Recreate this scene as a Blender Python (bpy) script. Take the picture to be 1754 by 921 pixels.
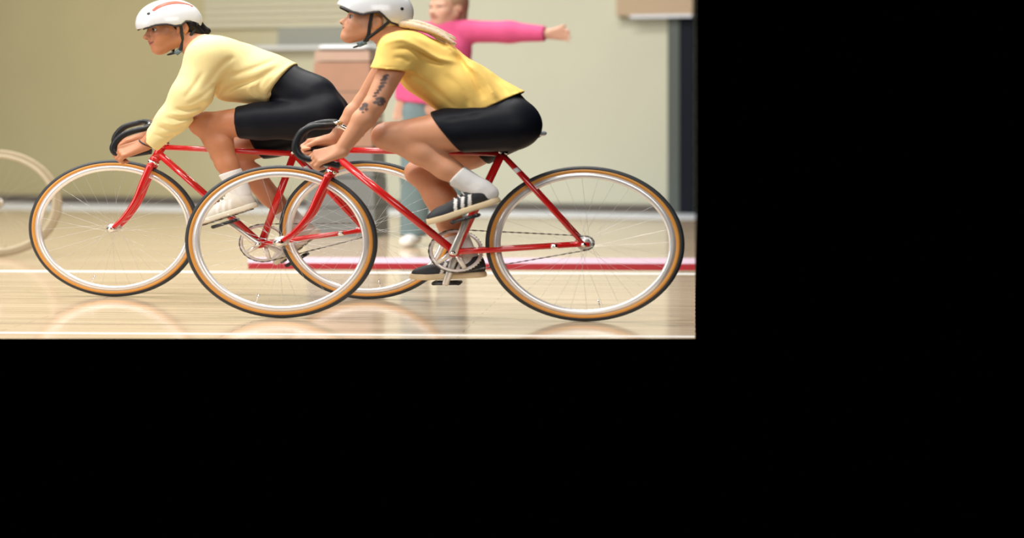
import bpy, math, random
import numpy as np
from math import sin, cos, pi, radians, atan, sqrt
from mathutils import Vector, Matrix

random.seed(4); np.random.seed(4)
SC = bpy.context.scene
COL = SC.collection
for o in list(bpy.data.objects):
    bpy.data.objects.remove(o)

# ------------------------------------------------------------------ camera
FPX = 3144.0                       # focal length in pixels of the 1754 px wide picture
YAW = atan(314.0 / FPX)            # the camera looks a little to the left of square on
EYE = 0.90
cam_data = bpy.data.cameras.new('camera')
cam = bpy.data.objects.new('camera', cam_data); COL.objects.link(cam)
cam.location = (0, 0, EYE)
cam.rotation_euler = (pi / 2, 0, YAW)
cam_data.sensor_width = 36.0
cam_data.lens = 36.0 * FPX / 1754.0
cam_data.shift_y = -267.5 / 1754.0
cam_data.clip_end = 200
cam_data.dof.use_dof = True
cam_data.dof.focus_distance = 8.5
cam_data.dof.aperture_fstop = 1.0
SC.camera = cam

# ------------------------------------------------------------------ world, lamps, exposure
world = bpy.data.worlds.new('hall_dark'); SC.world = world
world.use_nodes = True
world.node_tree.nodes['Background'].inputs[0].default_value = (0, 0, 0, 1)
world.node_tree.nodes['Background'].inputs[1].default_value = 0.0
SC.view_settings.view_transform = 'Standard'
SC.view_settings.look = 'None'
SC.view_settings.gamma = 1.0
SC.view_settings.exposure = 0.0


def area(name, loc, target, sx, sy, power, col=(1, 1, 1)):
    d = bpy.data.lights.new(name, 'AREA')
    d.shape = 'RECTANGLE'; d.size = sx; d.size_y = sy; d.energy = power; d.color = col
    o = bpy.data.objects.new(name, d); COL.objects.link(o)
    o.location = loc
    o.rotation_euler = (Vector(target) - Vector(loc)).to_track_quat('-Z', 'Y').to_euler()
    return o


# ceiling luminaires in rows above the floor, and the tall windows behind and to the left of the camera
for ix, lx in enumerate((-7.0, -4.2, -1.4)):
    for iy, ly in enumerate((5.5, 9.0, 12.5)):
        area('ceiling_lamp', (lx, ly, 6.2), (lx, ly, 0), 1.6, 0.5, 175, (1.0, 0.97, 0.92))
area('window_light', (-9.5, 4.0, 3.4), (-2.5, 9.5, 0.8), 3.0, 4.5, 340, (1.0, 0.97, 0.93))
area('window_light', (1.0, -1.5, 4.2), (-2.2, 9.5, 0.9), 6.0, 3.4, 330, (1.0, 0.98, 0.95))

# ------------------------------------------------------------------ coordinates
# Everything in the photograph is 1.285 times as long in the direction of travel as it is in life
# (the wheels are ovals); shapes are drawn in true proportions and lengthened when they become meshes.
K = 1.285
CY, SY = cos(YAW), sin(YAW)


def P(px, py, Y):
    """world point seen at (px, py) whose distance from the camera plane along Y is Y"""
    xc = (px - 877.0) / FPX; yc = (193.0 - py) / FPX
    dx = xc * CY - SY; dy = xc * SY + CY
    t = Y / dy
    return np.array((t * dx, Y, EYE + t * yc))


def floor_at(px, py):
    xc = (px - 877.0) / FPX; yc = (193.0 - py) / FPX
    t = -EYE / yc
    return np.array((t * (xc * CY - SY), t * (xc * SY + CY), 0.0))


class Frame:
    """local drawing frame of one thing: origin on the floor, x in true proportion"""
    def __init__(s, X0, Y0): s.X0, s.Y0 = X0, Y0
    def q(s, px, py, dy=0.0):
        w = P(px, py, s.Y0 + dy)
        return np.array(((w[0] - s.X0) / K, dy, w[2]))
    def loc(s): return (s.X0, s.Y0, 0)


# ------------------------------------------------------------------ materials
def nodes_of(name):
    m = bpy.data.materials.new(name); m.use_nodes = True
    nt = m.node_tree
    return m, nt, nt.nodes['Principled BSDF']


def mat(name, c, rough=0.5, metal=0.0, var=0.08, scale=30.0, bump=0.0, bscale=200.0, spec=0.5, coat=0.0, attr=False, sub=0.0):
    m, nt, b = nodes_of(name)
    N = nt.nodes; Lk = nt.links
    tc = N.new('ShaderNodeTexCoord')
    nz = N.new('ShaderNodeTexNoise'); nz.inputs['Scale'].default_value = scale; nz.inputs['Detail'].default_value = 3
    Lk.new(tc.outputs['Object'], nz.inputs['Vector'])
    mr = N.new('ShaderNodeMapRange')
    mr.inputs['To Min'].default_value = 1 - var; mr.inputs['To Max'].default_value = 1 + var
    Lk.new(nz.outputs['Fac'], mr.inputs['Value'])
    mx = N.new('ShaderNodeMix'); mx.data_type = 'RGBA'; mx.blend_type = 'MULTIPLY'
    mx.inputs[0].default_value = 1.0
    if attr:
        at = N.new('ShaderNodeAttribute'); at.attribute_name = 'Col'
        Lk.new(at.outputs['Color'], mx.inputs[6])
    else:
        mx.inputs[6].default_value = (*c, 1)
    Lk.new(mr.outputs[0], mx.inputs[7])
    Lk.new(mx.outputs[2], b.inputs['Base Color'])
    b.inputs['Roughness'].default_value = rough
    b.inputs['Metallic'].default_value = metal
    b.inputs['Specular IOR Level'].default_value = spec
    b.inputs['Coat Weight'].default_value = coat
    b.inputs['Coat Roughness'].default_value = 0.08
    if sub:
        b.inputs['Subsurface Weight'].default_value = sub
        b.inputs['Subsurface Radius'].default_value = (0.012, 0.005, 0.003)
        b.inputs['Subsurface Scale'].default_value = 1.0
    if bump:
        n2 = N.new('ShaderNodeTexNoise'); n2.inputs['Scale'].default_value = bscale
        Lk.new(tc.outputs['Object'], n2.inputs['Vector'])
        bp = N.new('ShaderNodeBump'); bp.inputs['Strength'].default_value = bump; bp.inputs['Distance'].default_value = 0.002
        Lk.new(n2.outputs['Fac'], bp.inputs['Height'])
        Lk.new(bp.outputs['Normal'], b.inputs['Normal'])
    return m


def floor_material():
    m, nt, b = nodes_of('maple_floor')
    N = nt.nodes; Lk = nt.links
    tc = N.new('ShaderNodeTexCoord')
    mp = N.new('ShaderNodeMapping'); mp.inputs['Scale'].default_value = (0.22, 9.0, 1)
    Lk.new(tc.outputs['Object'], mp.inputs['Vector'])
    n1 = N.new('ShaderNodeTexNoise'); n1.inputs['Scale'].default_value = 2.2; n1.inputs['Detail'].default_value = 6; n1.inputs['Roughness'].default_value = 0.65
    Lk.new(mp.outputs[0], n1.inputs['Vector'])
    br = N.new('ShaderNodeTexBrick')
    br.inputs['Scale'].default_value = 1.0
    br.inputs['Brick Width'].default_value = 1.9; br.inputs['Row Height'].default_value = 0.083
    br.inputs['Mortar Size'].default_value = 0.0022
    br.inputs['Color1'].default_value = (0.66, 0.525, 0.37, 1)
    br.inputs['Color2'].default_value = (0.585, 0.455, 0.31, 1)
    br.inputs['Mortar'].default_value = (0.36, 0.26, 0.16, 1)
    Lk.new(tc.outputs['Object'], br.inputs['Vector'])
    cr = N.new('ShaderNodeValToRGB')
    cr.color_ramp.elements[0].position = 0.33; cr.color_ramp.elements[0].color = (0.80, 0.77, 0.74, 1)
    cr.color_ramp.elements[1].position = 0.68; cr.color_ramp.elements[1].color = (1.16, 1.17, 1.2, 1)
    Lk.new(n1.outputs['Fac'], cr.inputs['Fac'])
    mx = N.new('ShaderNodeMix'); mx.data_type = 'RGBA'; mx.blend_type = 'MULTIPLY'; mx.inputs[0].default_value = 1
    Lk.new(br.outputs['Color'], mx.inputs[6]); Lk.new(cr.outputs['Color'], mx.inputs[7])
    Lk.new(mx.outputs[2], b.inputs['Base Color'])
    b.inputs['Roughness'].default_value = 0.10
    b.inputs['Specular IOR Level'].default_value = 0.5
    return m


def wall_material():
    m, nt, b = nodes_of('painted_wall')
    N = nt.nodes; Lk = nt.links
    tc = N.new('ShaderNodeTexCoord')
    sx = N.new('ShaderNodeSeparateXYZ'); Lk.new(tc.outputs['Object'], sx.inputs[0])
    mr = N.new('ShaderNodeMapRange'); mr.interpolation_type = 'SMOOTHSTEP'
    mr.inputs['From Min'].default_value = WALL_SPLIT[0]; mr.inputs['From Max'].default_value = WALL_SPLIT[1]
    Lk.new(sx.outputs['X'], mr.inputs['Value'])
    nz = N.new('ShaderNodeTexNoise'); nz.inputs['Scale'].default_value = 0.9; nz.inputs['Detail'].default_value = 4
    Lk.new(tc.outputs['Object'], nz.inputs['Vector'])
    mx = N.new('ShaderNodeMix'); mx.data_type = 'RGBA'
    mx.inputs[6].default_value = (0.37, 0.325, 0.175, 1)
    mx.inputs[7].default_value = (0.50, 0.50, 0.39, 1)
    Lk.new(mr.outputs[0], mx.inputs[0])
    m2 = N.new('ShaderNodeMapRange'); m2.inputs['To Min'].default_value = 0.9; m2.inputs['To Max'].default_value = 1.1
    Lk.new(nz.outputs['Fac'], m2.inputs['Value'])
    mm = N.new('ShaderNodeMix'); mm.data_type = 'RGBA'; mm.blend_type = 'MULTIPLY'; mm.inputs[0].default_value = 1
    Lk.new(mx.outputs[2], mm.inputs[6]); Lk.new(m2.outputs[0], mm.inputs[7])
    Lk.new(mm.outputs[2], b.inputs['Base Color'])
    b.inputs['Roughness'].default_value = 0.75
    return m


# ------------------------------------------------------------------ mesh helpers
def mesh_obj(name, V, F, m, parent=None, smooth=True, stretch=True, col=None, loc=None):
    V = np.asarray(V, dtype=np.float64).copy()
    if stretch: V[:, 0] *= K
    me = bpy.data.meshes.new(name)
    if isinstance(F, np.ndarray) and F.shape[1] == 4:
        nv, nf = len(V), len(F)
        me.vertices.add(nv); me.vertices.foreach_set('co', V.astype(np.float32).ravel())
        me.loops.add(nf * 4); me.loops.foreach_set('vertex_index', F.astype(np.int32).ravel())
        me.polygons.add(nf)
        me.polygons.foreach_set('loop_start', np.arange(nf, dtype=np.int32) * 4)
        me.update(calc_edges=True); me.validate()
    else:
        me.from_pydata([tuple(v) for v in V], [], [tuple(int(i) for i in f) for f in F])
        me.update()
    if smooth: me.polygons.foreach_set('use_smooth', np.ones(len(me.polygons), dtype=bool))
    if col is not None:
        a = me.color_attributes.new('Col', 'FLOAT_COLOR', 'POINT')
        c4 = np.ones((len(V), 4), dtype=np.float32); c4[:, :3] = col
        a.data.foreach_set('color', c4.ravel())
    if m: me.materials.append(m)
    o = bpy.data.objects.new(name, me); COL.objects.link(o)
    if parent is not None: o.parent = parent
    if loc is not None: o.location = loc
    return o


def thing(name, label, cat, loc, group=None):
    o = bpy.data.objects.new(name, None); COL.objects.link(o)
    o.location = loc; o.empty_display_size = 0.1
    o['label'] = label; o['category'] = cat
    if group: o['group'] = group
    return o


class MB:
    """collects simple solids into one mesh"""
    def __init__(s): s.V = []; s.F = []
    def put(s, V, F):
        n = len(s.V); s.V += [tuple(v) for v in V]; s.F += [tuple(i + n for i in f) for f in F]
        return s
    def tube(s, pts, r, n=14, caps=True, flat=None):
        pts = [np.array(p, float) for p in pts]; m = len(pts)
        rs = list(r) if hasattr(r, '__len__') else [r] * m
        T = []
        for i in range(m):
            d = pts[min(i + 1, m - 1)] - pts[max(i - 1, 0)]
            T.append(d / np.linalg.norm(d))
        ref = np.array((0, 1.0, 0)) if abs(T[0][1]) < 0.9 else np.array((0, 0, 1.0))
        u = np.cross(T[0], ref); u /= np.linalg.norm(u)
        V = []; F = []
        for i in range(m):
            u = u - T[i] * np.dot(u, T[i]); u /= np.linalg.norm(u)
            w = np.cross(T[i], u)
            fa, fb = (1, 1) if flat is None else flat
            for k in range(n):
                a = 2 * pi * k / n
                V.append(pts[i] + rs[i] * (fa * cos(a) * u + fb * sin(a) * w))
        for i in range(m - 1):
            for k in range(n):
                k2 = (k + 1) % n
                F.append((i * n + k, i * n + k2, (i + 1) * n + k2, (i + 1) * n + k))
        if caps:
            F.append(tuple(range(n - 1, -1, -1))); F.append(tuple((m - 1) * n + k for k in range(n)))
        return s.put(V, F)
    def lathe(s, c, prof, n=96, closed=True):
        """profile (radius, y) turned about the y axis through c"""
        c = np.array(c, float); m = len(prof); V = []; F = []
        for k in range(n):
            a = 2 * pi * k / n
            for (r, y) in prof: V.append(c + np.array((r * cos(a), y, r * sin(a))))
        for k in range(n):
            k2 = (k + 1) % n
            for j in range(m if closed else m - 1):
                j2 = (j + 1) % m
                F.append((k * m + j, k * m + j2, k2 * m + j2, k2 * m + j))
        return s.put(V, F)
    def box(s, lo, hi):
        (x0, y0, z0), (x1, y1, z1) = lo, hi
        V = [(x0, y0, z0), (x1, y0, z0), (x1, y1, z0), (x0, y1, z0), (x0, y0, z1), (x1, y0, z1), (x1, y1, z1), (x0, y1, z1)]
        F = [(0, 3, 2, 1), (4, 5, 6, 7), (0, 1, 5, 4), (1, 2, 6, 5), (2, 3, 7, 6), (3, 0, 4, 7)]
        return s.put(V, F)
    def hexa(s, V8):
        return s.put(V8, [(0, 3, 2, 1), (4, 5, 6, 7), (0, 1, 5, 4), (1, 2, 6, 5), (2, 3, 7, 6), (3, 0, 4, 7)])
    def build(s, name, m, parent=None, smooth=True, stretch=True, loc=None):
        return mesh_obj(name, s.V, s.F, m, parent, smooth, stretch, None, loc)


def bezier(pts, n=8):
    """Catmull-Rom through the points"""
    pts = [np.array(p, float) for p in pts]
    out = []
    for i in range(len(pts) - 1):
        p0 = pts[max(i - 1, 0)]; p1 = pts[i]; p2 = pts[i + 1]; p3 = pts[min(i + 2, len(pts) - 1)]
        for k in range(n):
            t = k / n
            out.append(0.5 * ((2 * p1) + (-p0 + p2) * t + (2 * p0 - 5 * p1 + 4 * p2 - p3) * t * t + (-p0 + 3 * p1 - 3 * p2 + p3) * t ** 3))
    out.append(pts[-1])
    return out


# ------------------------------------------------------------------ distance fields -> one smooth skin
class Field:
    def __init__(s, lo, hi, h, bands=()):
        s.ax = []
        for a in range(3):
            edges = [lo[a], hi[a]]
            bs = [(b[1], b[2], b[3]) for b in bands if b[0] == a]
            for b in bs: edges += [max(lo[a], b[0]), min(hi[a], b[1])]
            edges = sorted(set(edges)); c = []
            for e0, e1 in zip(edges[:-1], edges[1:]):
                mid = 0.5 * (e0 + e1); hh = h
                for b in bs:
                    if b[0] <= mid <= b[1]: hh = min(hh, b[2])
                n = max(1, int(math.ceil((e1 - e0) / hh)))
                c += list(e0 + (e1 - e0) * np.arange(n) / n)
            c.append(edges[-1]); s.ax.append(np.array(c, dtype=np.float32))
        s.F = np.full([len(a) for a in s.ax], 1.0, dtype=np.float32)
    def _sl(s, lo, hi):
        sl = []
        for a in range(3):
            i0 = int(np.searchsorted(s.ax[a], lo[a])); i1 = int(np.searchsorted(s.ax[a], hi[a]))
            sl.append(slice(max(0, i0 - 1), min(len(s.ax[a]), i1 + 1)))
        sl = tuple(sl)
        X = s.ax[0][sl[0]][:, None, None]; Y = s.ax[1][sl[1]][None, :, None]; Z = s.ax[2][sl[2]][None, None, :]
        return sl, X, Y, Z
    def _mix(s, sl, d, k, op):
        A = s.F[sl]
        if op == 'sub': A = -A
        if k > 0:
            h = np.maximum(k - np.abs(A - d), 0) / k
            R = np.minimum(A, d) - h * h * k * 0.25
        else: R = np.minimum(A, d)
        s.F[sl] = -R if op == 'sub' else R
    def cone(s, a, b, ra, rb, k=0.02, cut=None, sv=1.0, op='add', v0=0.0):
        """tapered limb from a to b; cut = (point, normal) planes that end it; sv widens it across (y)"""
        a = np.array(a, float); b = np.array(b, float); M = 0.03 + k
        R = max(ra, rb)
        lo = np.minimum(a, b) - R * np.array((1, sv, 1)) - M; hi = np.maximum(a, b) + R * np.array((1, sv, 1)) + M
        sl, X, Y, Z = s._sl(lo, hi)
        if X.size == 0 or Y.size == 0 or Z.size == 0: return s
        Ys = v0 + (Y - v0) / sv
        a2 = a.copy(); b2 = b.copy(); a2[1] = v0 + (a[1] - v0) / sv; b2[1] = v0 + (b[1] - v0) / sv
        ba = b2 - a2; L2 = float(np.dot(ba, ba)) + 1e-12
        t = np.clip(((X - a2[0]) * ba[0] + (Ys - a2[1]) * ba[1] + (Z - a2[2]) * ba[2]) / L2, 0, 1)
        d = np.sqrt((X - a2[0] - t * ba[0]) ** 2 + (Ys - a2[1] - t * ba[1]) ** 2 + (Z - a2[2] - t * ba[2]) ** 2) - (ra + (rb - ra) * t)
        for c in (cut or ()):
            p, n = np.array(c[0], float), np.array(c[1], float); n = n / np.linalg.norm(n)
            d = np.maximum(d, (X - p[0]) * n[0] + (Y - p[1]) * n[1] + (Z - p[2]) * n[2])
        s._mix(sl, d.astype(np.float32), k, op); return s
    def ell(s, c, r, R=None, k=0.02, op='add', cut=None):
        c = np.array(c, float); r = np.array(r, float); M = 0.03 + k
        R = np.eye(3) if R is None else R            # rows are the axes
        ext = np.sqrt(((R * r[:, None]) ** 2).sum(0))
        sl, X, Y, Z = s._sl(c - ext - M, c + ext + M)
        if X.size == 0 or Y.size == 0 or Z.size == 0: return s
        q = [((X - c[0]) * R[i, 0] + (Y - c[1]) * R[i, 1] + (Z - c[2]) * R[i, 2]) / r[i] for i in range(3)]
        k0 = np.sqrt(q[0] ** 2 + q[1] ** 2 + q[2] ** 2); k1 = np.sqrt((q[0] / r[0]) ** 2 + (q[1] / r[1]) ** 2 + (q[2] / r[2]) ** 2) + 1e-9
        d = k0 * (k0 - 1.0) / k1
        for cc in (cut or ()):
            p, n = np.array(cc[0], float), np.array(cc[1], float); n = n / np.linalg.norm(n)
            d = np.maximum(d, (X - p[0]) * n[0] + (Y - p[1]) * n[1] + (Z - p[2]) * n[2])
        s._mix(sl, d.astype(np.float32), k, op); return s
    def crease(s, pts, amp, sig):
        """a fold along a line: amp > 0 presses in, amp < 0 stands out"""
        for a, b in zip(pts[:-1], pts[1:]):
            a = np.array(a, float); b = np.array(b, float)
            sl, X, Y, Z = s._sl(np.minimum(a, b) - 3 * sig, np.maximum(a, b) + 3 * sig)
            if X.size == 0 or Y.size == 0 or Z.size == 0: continue
            ba = b - a; L2 = float(np.dot(ba, ba)) + 1e-12
            t = np.clip(((X - a[0]) * ba[0] + (Y - a[1]) * ba[1] + (Z - a[2]) * ba[2]) / L2, 0, 1)
            d2 = (X - a[0] - t * ba[0]) ** 2 + (Y - a[1] - t * ba[1]) ** 2 + (Z - a[2] - t * ba[2]) ** 2
            s.F[sl] += (amp * np.exp(-d2 / (sig * sig)) * np.sin(pi * np.clip(0.08 + 0.84 * t, 0, 1))).astype(np.float32)
        return s
    def fold(s, pts, amp, sig):
        """a fold across the side turned to -y, wherever the cloth lies, fading out at both ends"""
        pts = np.array(bezier(pts, 4)); n = len(pts) - 1
        lo = pts.min(0) - 3 * sig; hi = pts.max(0) + 3 * sig; lo[1] = -1; hi[1] = 0.02
        sl, X, Y, Z = s._sl(lo, hi)
        if X.size == 0 or Z.size == 0: return s
        D = np.full((X.shape[0], 1, Z.shape[2]), 9.0); T = np.zeros_like(D)
        for i, (a, b) in enumerate(zip(pts[:-1], pts[1:])):
            ba = (b - a)[[0, 2]]; L2 = float(np.dot(ba, ba)) + 1e-12
            t = np.clip(((X - a[0]) * ba[0] + (Z - a[2]) * ba[1]) / L2, 0, 1)
            d2 = (X - a[0] - t * ba[0]) ** 2 + (Z - a[2] - t * ba[1]) ** 2
            m = d2 < D; D = np.where(m, d2, D); T = np.where(m, (i + t) / n, T)
        s.F[sl] += (amp * np.exp(-D / (sig * sig)) * np.clip(np.minimum(T, 1 - T) / 0.22, 0.05, 1) * np.clip(-Y / 0.05, 0, 1)).astype(np.float32)
        return s
    def func(s, fn):
        X, Y, Z = s.ax[0][:, None, None], s.ax[1][None, :, None], s.ax[2][None, None, :]
        s.F = fn(s.F, X, Y, Z).astype(np.float32); return s
    def skin(s):
        F = s.F; ins = F < 0
        nx, ny, nz = F.shape
        c = None; al = None
        for i in (0, 1):
            for j in (0, 1):
                for k in (0, 1):
                    q = ins[i:nx - 1 + i, j:ny - 1 + j, k:nz - 1 + k]
                    c = q.copy() if c is None else (c | q); al = q.copy() if al is None else (al & q)
        mixed = c & ~al
        I = np.argwhere(mixed); n = len(I)
        idx = np.full(mixed.shape, -1, dtype=np.int32); idx[mixed] = np.arange(n)
        acc = np.zeros((n, 3)); cnt = np.zeros(n)
        cor = [(i, j, k) for i in (0, 1) for j in (0, 1) for k in (0, 1)]
        for p in cor:
            for a in range(3):
                if p[a] == 0:
                    r = list(p); r[a] = 1
                    A = I + np.array(p); B = I + np.array(r)
                    fa = F[A[:, 0], A[:, 1], A[:, 2]]; fb = F[B[:, 0], B[:, 1], B[:, 2]]
                    x = (fa < 0) != (fb < 0)
                    t = np.where(x, fa / np.where(np.abs(fa - fb) < 1e-9, 1e-9, fa - fb), 0)
                    pa = np.stack([s.ax[d][A[:, d]] for d in range(3)], 1).astype(float); pb = np.stack([s.ax[d][B[:, d]] for d in range(3)], 1).astype(float)
                    q = pa + (pb - pa) * t[:, None]
                    acc[x] += q[x]; cnt[x] += 1
        V = acc / np.maximum(cnt, 1)[:, None]
        Q = []
        for a in range(3):
            b, d = (a + 1) % 3, (a + 2) % 3
            sl0 = [slice(None)] * 3; sl1 = [slice(None)] * 3
            sl0[a] = slice(0, -1); sl1[a] = slice(1, None)
            for ax in (b, d): sl0[ax] = slice(1, -1); sl1[ax] = slice(1, -1)
            A = ins[tuple(sl0)]; B = ins[tuple(sl1)]
            E = np.argwhere(A != B)
            if not len(E): continue
            up = A[E[:, 0], E[:, 1], E[:, 2]]
            base = E.copy(); base[:, b] += 1; base[:, d] += 1
            def cell(db, dd):
                t = base.copy(); t[:, b] += db; t[:, d] += dd
                return idx[t[:, 0], t[:, 1], t[:, 2]]
            q = np.stack([cell(-1, -1), cell(0, -1), cell(0, 0), cell(-1, 0)], 1)
            q[~up] = q[~up][:, ::-1]
            Q.append(q)
        Q = np.concatenate(Q)
        return V, Q[(Q >= 0).all(1)]


def relax(V, Q, it=2, lam=0.5):
    E = np.concatenate([Q[:, [0, 1]], Q[:, [1, 2]], Q[:, [2, 3]], Q[:, [3, 0]]])
    cnt = np.bincount(E[:, 0], minlength=len(V)) + np.bincount(E[:, 1], minlength=len(V))
    for _ in range(it):
        S = np.zeros_like(V)
        for a in range(3):
            S[:, a] = np.bincount(E[:, 0], V[E[:, 1], a], len(V)) + np.bincount(E[:, 1], V[E[:, 0], a], len(V))
        V = V + lam * (S / np.maximum(cnt, 1)[:, None] - V)
    return V

# ------------------------------------------------------------------ the hall
WA, WB = floor_at(0, 345.5), floor_at(1191, 365.5)
WB[0] = 0.0
WD = (WB - WA) / np.linalg.norm(WB - WA)            # along the wall, to the right
WN = np.array((WD[1], -WD[0], 0.0))                 # out of the wall, into the hall
WROT = math.atan2(WD[1], WD[0])


def wall_at(px, py):
    """(distance along the wall from its right end, height) of the wall point seen there"""
    xc = (px - 877.0) / FPX; yc = (193.0 - py) / FPX
    d = np.array((xc * CY - SY, xc * SY + CY, yc)); o = np.array((0, 0, EYE))
    t = np.dot(WB - o, WN) / np.dot(d, WN)
    p = o + t * d - WB
    return float(np.dot(p, WD)), float(p[2])


def wx(px): return wall_at(px, 300)[0]
def wz(py, px=600): return wall_at(px, py)[1]


def struct(o):
    o['kind'] = 'structure'; return o


WALL_SPLIT = (wx(250), wx(760))
M_floor = floor_material(); M_wall = wall_material()
M_line = mat('white_court_paint', (0.86, 0.86, 0.86), 0.3, var=0.04)
M_border = mat('pale_blue_court_paint', (0.86, 0.90, 0.97), 0.3, var=0.04)
M_redline = mat('red_court_paint', (0.25, 0.010, 0.015), 0.7, var=0.1, spec=0.1)
M_lilac = mat('lilac_court_paint', (0.62, 0.47, 0.57), 0.5, var=0.05, spec=0.2)
M_seam = mat('brown_court_paint', (0.36, 0.29, 0.2), 0.4)
M_base = mat('dark_baseboard', (0.10, 0.088, 0.075), 0.5)

fa, fb = floor_at(-900, 579.6), floor_at(1191, 579.6); fb[0] = 0
wl = WA + WD * -6.0
floor = struct(mesh_obj('floor', [fa, fb, WB, wl], [(0, 1, 2, 3)], M_floor, None, False, False))


def court_line(p, m, name='court_line'):
    """a painted band on the floor, its four corners given on the floor"""
    b = MB(); c = [floor_at(*q) for q in p]
    for q in c: q[0] = min(q[0], -0.002)
    b.hexa([(*q[:2], 0.0002) for q in c] + [(*q[:2], 0.0012) for q in c])
    return struct(b.build(name, m, floor, False, False))


court_line([(-500, 339.5), (1191, 366.2), (1191, 376), (-500, 350.5)][::-1], M_border)
court_line([(-500, 461.0), (1191, 467.8), (1191, 470.4), (-500, 463.2)][::-1], M_line)
court_line([(425, 440.5), (1191, 442), (1191, 452), (425, 450.5)][::-1], M_lilac)
court_line([(425, 450.5), (1191, 452), (1191, 463), (425, 460.5)][::-1], M_redline)
court_line([(-300, 567.2), (1191, 575.6), (1191, 577.6), (-300, 569.0)][::-1], M_line)
court_line([(-300, 551.6), (420, 556.2), (420, 556.8), (-300, 552.3)][::-1], M_seam)

wb = MB(); X0 = -14.0; H = 7.0
wb.hexa([(X0, 0, 0), (0, 0, 0), (-0.05, 0.1, 0), (X0, 0.1, 0), (X0, 0, H), (0, 0, H), (-0.05, 0.1, H), (X0, 0.1, H)])
wall = struct(wb.build('wall_back', M_wall, None, False, False, loc=tuple(WB))); wall.rotation_euler = (0, 0, WROT)


def on_wall(name, m, x0, x1, z0, z1, y0, y1, parent=None):
    b = MB(); b.box((x0, y0, z0), (min(x1, -0.004), y1, z1))
    o = b.build(name, m, parent, False, False)
    if parent is None: o.location = tuple(WB); o.rotation_euler = (0, 0, WROT)
    return o


struct(on_wall('baseboard_back', M_base, X0, 0, 0, 0.072, -0.014, -0.001))
# ribbed shutter above, left of the middle
M_slat = mat('cream_slat', (0.47, 0.445, 0.315), 0.55, var=0.05)
M_rail = mat('grey_green_rail', (0.25, 0.26, 0.22), 0.5)
M_tray = mat('pale_grey_tray', (0.60, 0.62, 0.62), 0.5)
sh = thing('roller_shutter', 'cream ribbed roller shutter with a grey-green bottom rail on the hall wall', 'shutter', tuple(WB)); sh.rotation_euler = (0, 0, WROT)
sx0, sx1 = wx(352), wx(655)
pitch = 0.0655; z = wz(47, 500)
slat_me = None
k = 0
while z < 2.75:
    b = MB()
    b.hexa([(sx0, -0.036, z + 0.003), (sx1, -0.036, z + 0.003), (sx1, -0.002, z + 0.003), (sx0, -0.002, z + 0.003),
            (sx0, -0.012, z + pitch), (sx1, -0.012, z + pitch), (sx1, -0.002, z + pitch), (sx0, -0.002, z + pitch)])
    o = b.build('slat', M_slat, sh, False, False); z += pitch
on_wall('bottom_rail', M_rail, wx(478), sx1, wz(79, 500), wz(47, 500), -0.03, -0.002, sh)
on_wall('tray', M_tray, wx(430), sx1, wz(85, 500), wz(79, 500), -0.09, -0.002, sh)
# right end: dark door under a tan beam
M_door = mat('dark_blue_grey_door', (0.010, 0.012, 0.018), 0.7, spec=0.1)
M_frame = mat('grey_green_frame', (0.10, 0.115, 0.105), 0.7, spec=0.15)
M_beam = mat('tan_beam', (0.42, 0.31, 0.20), 0.6)
M_strip = mat('pale_strip', (0.68, 0.72, 0.78), 0.4)
dr = struct(on_wall('door_1', M_door, wx(1166), 0, 0.0, wz(31, 1160), -0.05, -0.002))
struct(on_wall('door_frame', M_frame, wx(1146), wx(1166), 0.0, wz(31, 1160), -0.06, -0.002, dr))
bm_ = struct(on_wall('trim_1', M_beam, wx(1060), 0, wz(27, 1120), wz(-60, 1120), -0.10, -0.002))
struct(on_wall('trim_2', M_strip, wx(1085), 0, wz(31.5, 1120), wz(27, 1120), -0.13, -0.002))

# ------------------------------------------------------------------ bicycles
M_red = mat('red_enamel', (0.60, 0.012, 0.012), 0.22, var=0.05, coat=0.5)
M_tread = mat('black_tyre_rubber', (0.022, 0.025, 0.028), 0.55, bump=0.2, bscale=300)
M_gum = mat('amber_tyre_wall', (0.62, 0.27, 0.045), 0.5, var=0.06, bump=0.1, bscale=400)
M_rim = mat('polished_alloy', (0.84, 0.82, 0.81), 0.25, 0.45, var=0.03)
M_spoke = mat('steel_spoke', (0.70, 0.70, 0.72), 0.35, 0.8)
M_chrome = mat('chrome', (0.85, 0.85, 0.85), 0.12, 1.0, var=0.02)
M_alloy = mat('satin_alloy', (0.72, 0.70, 0.67), 0.32, 0.7)
M_ring = mat('pale_chainring', (0.82, 0.80, 0.76), 0.3, 0.4)
M_tape = mat('black_bar_tape', (0.012, 0.013, 0.016), 0.42, bump=0.3, bscale=120, spec=0.3)
M_sad = mat('black_saddle', (0.014, 0.014, 0.016), 0.35)
M_sadedge = mat('silver_grey_saddle_tail', (0.62, 0.66, 0.72), 0.3, 0.3)
M_chain = mat('dark_chain', (0.10, 0.09, 0.08), 0.4, 0.7)
M_ped = mat('black_pedal', (0.02, 0.02, 0.022), 0.4)
M_decal = mat('white_decal', (0.85, 0.84, 0.82), 0.35)


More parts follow.
